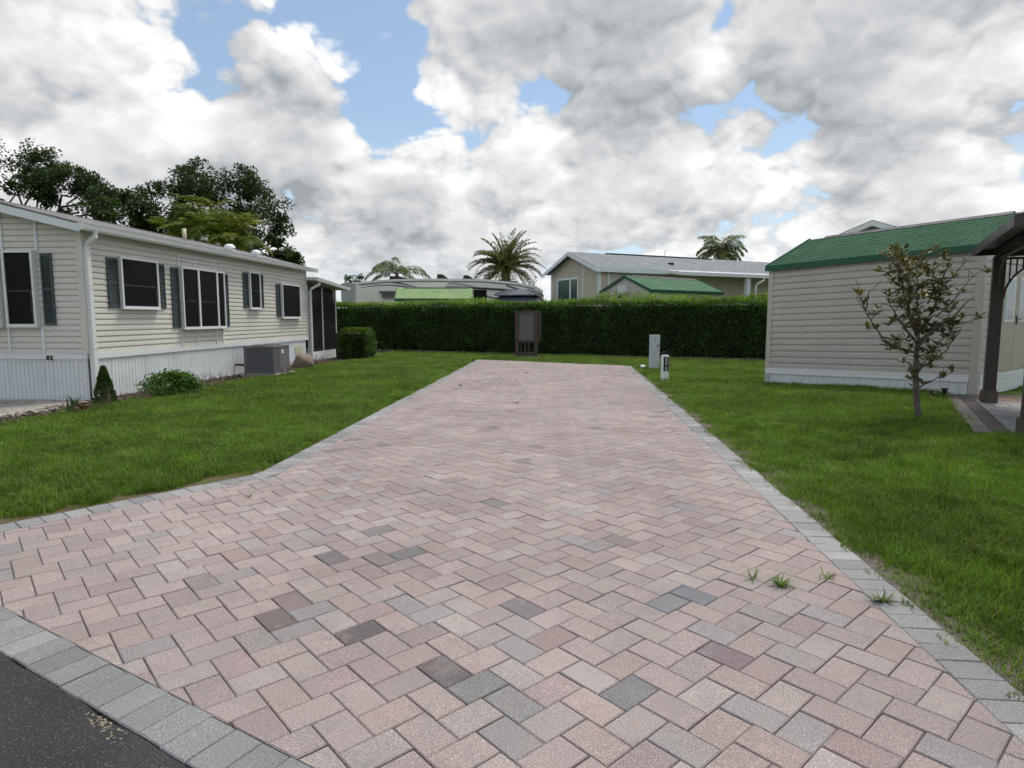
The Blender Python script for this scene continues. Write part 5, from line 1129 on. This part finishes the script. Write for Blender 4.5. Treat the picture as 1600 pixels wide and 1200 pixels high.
# ---------------------------------------------------------------- bed and walkway by the left home
ys=np.linspace(8.8,26.2,70); mb=MB(); jx=[random.gauss(0,.045) for _ in ys]
L_=[(float(mulch_x(y))+j,y,.004+float(gh(float(mulch_x(y)),y))*.0) for y,j in zip(ys,jx)]
wall_x=lambda y:-8.13+(y-12.03)*.0764
Rr=[((-8.9+(y-8.8)*.22 if y<11.9 else wall_x(y)-.1),y,.006) for y in ys]
mb.add(L_+Rr,[(k,k+1,len(ys)+k+1,len(ys)+k) for k in range(len(ys)-1)]); mbd=mb.build('mulch_bed',M_mulchbed); tag(mbd,kind='structure')
n=5200; y=rng.uniform(8.9,26,n); u=rng.random(n)**.8; x0=mulch_x(y)+.05; x1=np.where(y<11.9,-8.6,wall_x(y)+.05); x=x0+(x1-x0)*u*np.where(y<11.9,.55,1)
P=np.stack([x,y,rng.uniform(.004,.03,n)],1); a=rng.uniform(0,6.28,n); D=np.stack([np.cos(a),np.sin(a),rng.normal(0,.25,n)],1)
ch=leaves('mulch_chips',P,D,rng.uniform(.03,.11,n),rng.uniform(.012,.035,n),mkleaf('mulch_chip',(.05,.035,.026),(.105,.078,.06),(.20,.165,.13),.0,.9,.1),None,None,.1,np.broadcast_to(np.array((0,0,1.0)),(n,3))); tag(ch,'brown leaf litter and chips over the bed by the left home','mulch',kind='stuff')
wk=MB().prism([(-12.5,8.6),(-8.15,8.6),(-7.72,11.2),(-7.95,12.05),(-12.5,12.4)],-.05,.002).build('walkway',M_sand); tag(wk,kind='structure')
bm=MB().cham(-.095,.095,-.0455,.0455,-.03,0,.005).mesh('brick',M_stone); q=0
for r_ in range(27):
    for k in range(16):
        y=9.3+r_*.103; x=-7.75+(y-9.3)*.02-k*.203-(.1 if r_%2 else 0)
        if x>float(mulch_x(y))-.30-max(0,(9.9-y))*.3 or y>11.93+(x+8.13)*-.076 or x<-11 or abs(x)>.86*y+.5 or q>=300: continue
        o=put('brick',bm,wk,(x,y,.022+random.gauss(0,.001))); o.rotation_euler=(0,0,R(-4.4)+random.gauss(0,.006)); t=random.uniform(.85,1.1); o.color=(.34*t,.31*t,.275*t,1); q+=1
# ---------------------------------------------------------------- things in the bed
bo=empty('boulder',(-6.62,19.9,0),.4,'rounded tan boulder in the bed between air conditioner and porch','boulder')
import bmesh
bm_=bmesh.new(); bmesh.ops.create_icosphere(bm_,subdivisions=3,radius=1)
for v in bm_.verts:
    c=v.co; k=1+.10*math.sin(c.x*3+1)*math.sin(c.y*2.6)+.07*math.sin(c.z*5+c.x*4); v.co=Vector((c.x*.31*k,c.y*.26*k,max(-.05,c.z*.30*k+.17)))
me=bpy.data.meshes.new('stone'); bm_.to_mesh(me); bm_.free(); me.materials.append(mk('boulder_stone',(.23,.18,.135),.9,.35,6,bs=25,bst=.6)); me.polygons.foreach_set('use_smooth',[True]*len(me.polygons)); put('stone',me,bo)
ub=empty('wooden_box',(-6.62,24.35,0),R(-6),'short dark brown wooden utility box beside the clipped boxy shrub','utility box')
for k in range(3): MB().box(-.22+k*.145,-.08+k*.145,-.02,.0,.02,.95).build('plank',M_wood,ub)
MB().box(-.20,.20,.0,.26,.0,.93).build('core',M_wood,ub); MB().box(.20,.26,-.05,.02,-.03,1.0).build('corner_post',M_wood,ub); MB().box(-.25,.27,-.05,.28,.95,.985).build('lid',M_wood,ub); MB().box(.30,.42,-.10,.10,-.03,.12).build('side_block',M_wood,ub)
# ---------------------------------------------------------------- wooden utility screen at the end of the driveway
wf=empty('utility_stand',(.13,24.9,0),R(-6),'tall dark brown wooden stand with a grey panel before the hedge','utility stand')
for x in (0.0,.76): MB().box(x,x+.13,-.05,.08,-.05,1.86).build('post',M_wood,wf)
MB().box(.131,.759,-.02,.05,1.78,1.87).box(.131,.759,-.02,.05,.62,.70).box(.131,.759,-.02,.05,.08,.22).build('rail',M_wood,wf)
for a in (.15,.30,.45,.60): MB().box(a,a+.145,.0,.03,.70,1.78).build('panel_board',M_greypanel,wf)
MB().box(.17,.73,-.012,-.0,1.70,1.74).build('panel_trim',M_wood,wf)
for x in (.20,.36,.50): MB().box(x,x+.05,.0,.035,.22,.62).build('slat',M_wood,wf)
MB().box(.892,1.01,.02,.20,.70,1.84).build('side_box',M_wood,wf)
MB().box(-.6,.95,-.20,-.10,-.03,.05).build('sill_block',M_conc,wf)
# ---------------------------------------------------------------- posts on the right lawn
pz=float(gh(4.36,19.2)); up=empty('utility_pedestal',(4.36,19.2,pz),R(-4),'plain pale grey metal utility pedestal on the lawn','utility pedestal')
M_ped=mk('galvanised_grey',(.52,.56,.585),.45,.08,3,spec=.5,streak=.2)
MB().box(-.145,.145,-.10,.10,-.03,1.06).build('body',M_ped,up); MB().box(-.15,.15,-.105,.105,1.061,1.10).build('cap',M_ped,up); MB().box(-.13,.13,-.108,-.10,.55,1.02).build('door',M_ped,up); MB().box(-.152,.152,-.112,.112,-.03,.07).build('collar',M_acgrey,up); MB().box(.07,.10,-.125,-.108,.74,.80).build('latch',M_black,up); MB().tube([(.0,-.11,.95),(.0,-.12,.95)],.018,8).build('lock_bolt',M_acgrey,up)
nz_=float(gh(3.91,16.0)); nb=empty('number_post',(3.91,16.0,nz_),R(-2),'white lot number post with black plate reading 273','number post')
MB().box(-.085,.085,-.085,.085,-.03,.66).add([(-.085,-.085,.66),(.085,-.085,.66),(.085,.085,.66),(-.085,.085,.66),(0,0,.70)],[(0,1,4),(1,2,4),(2,3,4),(3,0,4)]).build('post',M_white,nb)
pl=MB().box(-.052,.078,-.094,-.086,.265,.63).build('number_plate',M_black,nb)
for k,ch_ in enumerate('273'):
    cu=bpy.data.curves.new('digit','FONT'); cu.body=ch_; cu.size=.120; cu.extrude=.002; cu.align_x='CENTER'; cu.offset=.002
    to=bpy.data.objects.new('digit',cu); C.objects.link(to); bpy.context.view_layer.update(); me=bpy.data.meshes.new_from_object(to.evaluated_get(bpy.context.evaluated_depsgraph_get())); bpy.data.objects.remove(to)
    me.materials.clear(); me.materials.append(M_white); o=put('digit',me,pl,(.013,-.097,.527-k*.119)); o.rotation_euler=(R(90),0,0)
MB().box(-.03,.03,-.03,.03,.69,.72).box(-.12,.12,-.025,.025,.72,.735).box(-.05,.05,-.05,.05,.735,.76).build('solar_lamp',M_black,nb)
wc=empty('pipe_cap',(4.1,19.6,float(gh(4.1,19.6))),0,'tiny white roof-shaped pipe cap low on the lawn near the pedestal','pipe cap')
MB().add([(-.085,-.06,.11),(.085,-.06,.11),(.085,.06,.11),(-.085,.06,.11),(0,0,.165)],[(0,1,4),(1,2,4),(2,3,4),(3,0,4),(3,2,1,0)]).build('cap',M_white,wc); MB().tube([(0,0,-.03),(0,0,.11)],.055,10).build('pipe',M_white,wc)
pl_=empty('path_light',(8.02,11.55,float(gh(8.02,11.55))),0,'small black path light where lawn, shed and patio meet','path light')
MB().tube([(0,0,-.03),(0,0,.12)],.018,8).build('stake',M_black,pl_); MB().loft([[(.05*s*math.cos(a),.05*s*math.sin(a),z) for a in [2*math.pi*k/12 for k in range(12)]] for z,s in ((.10,.7),(.16,.9),(.165,1.35),(.185,1.2))]).build('lamp_head',M_black,pl_)
# slab of concrete at the far foot of the storage shed
# ---------------------------------------------------------------- weeds and leaves on the pavers
def weed(x,y,n,h,label):
    r=empty('weed_tuft',(x,y,0),random.uniform(0,6),label,'weed','weeds growing in the paver joints')
    P=[];Fq=[];rv=[]
    for k in range(n):
        a=random.uniform(0,6.28); e=R(random.uniform(12,62)); l=h*random.uniform(.6,1.2); d=Vector((math.cos(a)*math.cos(e),math.sin(a)*math.cos(e),math.sin(e)))*l; s=Vector((-math.sin(a),math.cos(a),0))*.0035; b=Vector((random.gauss(0,.016),random.gauss(0,.008),-.006)); i0=len(P)
        m1=b+d*.55+Vector((0,0,l*.08)); t=b+d+Vector((0,0,-l*.10)); P+=[b-s,b+s,m1+s*.9,m1-s*.9,t+s*.1,t-s*.1]; Fq+=[(i0,i0+1,i0+2,i0+3),(i0+3,i0+2,i0+4,i0+5)]; rv+=[random.uniform(.3,.9)]*2
    put('blades',npmesh('blades',[tuple(p) for p in P],Fq,M_weed,rv),r)
M_weed=mkleaf('weed_blade',(.045,.095,.018),(.085,.150,.026),(.16,.21,.05),.3)
weed(1.48,3.71,16,.09,'small grass weed in the pavers, leftmost of three in a row'); weed(1.61,3.61,46,.105,'bushy grass weed in the pavers, middle and largest of three in a row')
weed(1.93,3.73,14,.085,'small grass weed in the pavers nearest the right border course'); weed(2.09,3.40,46,.10,'leaning grass weed growing out of the grey right border course'); weed(2.21,3.36,16,.075,'small grass sprig at the lawn side of the right border course')
weed(-2.36,5.49,16,.05,'flat green sprig on the pavers near the left flare')
M_dead=mkleaf('dead_leaf',(.035,.024,.016),(.06,.04,.026),(.10,.07,.04),.0,.8,.2)
for x,y,s,lb_ in ((-1.2,14.6,.075,'dry brown leaf on the far left of the driveway'),(.4,18.1,.085,'dry brown leaf on the driveway before the wooden stand'),(.1,11.6,.075,'curled dark leaf in the middle of the driveway'),(1.2,13.8,.05,'small dead leaf right of the middle of the driveway')):
    r=empty('fallen_leaf',(x,y,.004),random.uniform(0,6),lb_,'leaf'); P=np.zeros((3,3))+rng.normal(0,.02,(3,3))*np.array((1,1,0)); leaves('leaf_blade',P,np.stack([rng.normal(size=3),rng.normal(size=3),np.full(3,.22)],1),s,s*.5,M_dead,r,None,.2,np.broadcast_to(np.array((0,0,1.0)),(3,3)))
# crumbled grit beside the border
n=70; P=np.zeros((n,3)); s_=rng.normal(1.62,.07,n); o_=BW+.02+np.abs(rng.normal(0,.028,n)); P[:,0]=RP[0]+rd[0]*s_+rn[0]*o_; P[:,1]=RP[1]+rd[1]*s_+rn[1]*o_; P[:,2]=-.003
gr=leaves('grit',P,np.stack([rng.normal(size=n),rng.normal(size=n),rng.normal(0,.2,n)],1),rng.uniform(.006,.018,n),rng.uniform(.006,.014,n),M_grit,None,None,.15,np.broadcast_to(np.array((0,0,1.0)),(n,3))); tag(gr,'sandy grit crumbled along the asphalt edge','grit',kind='stuff')
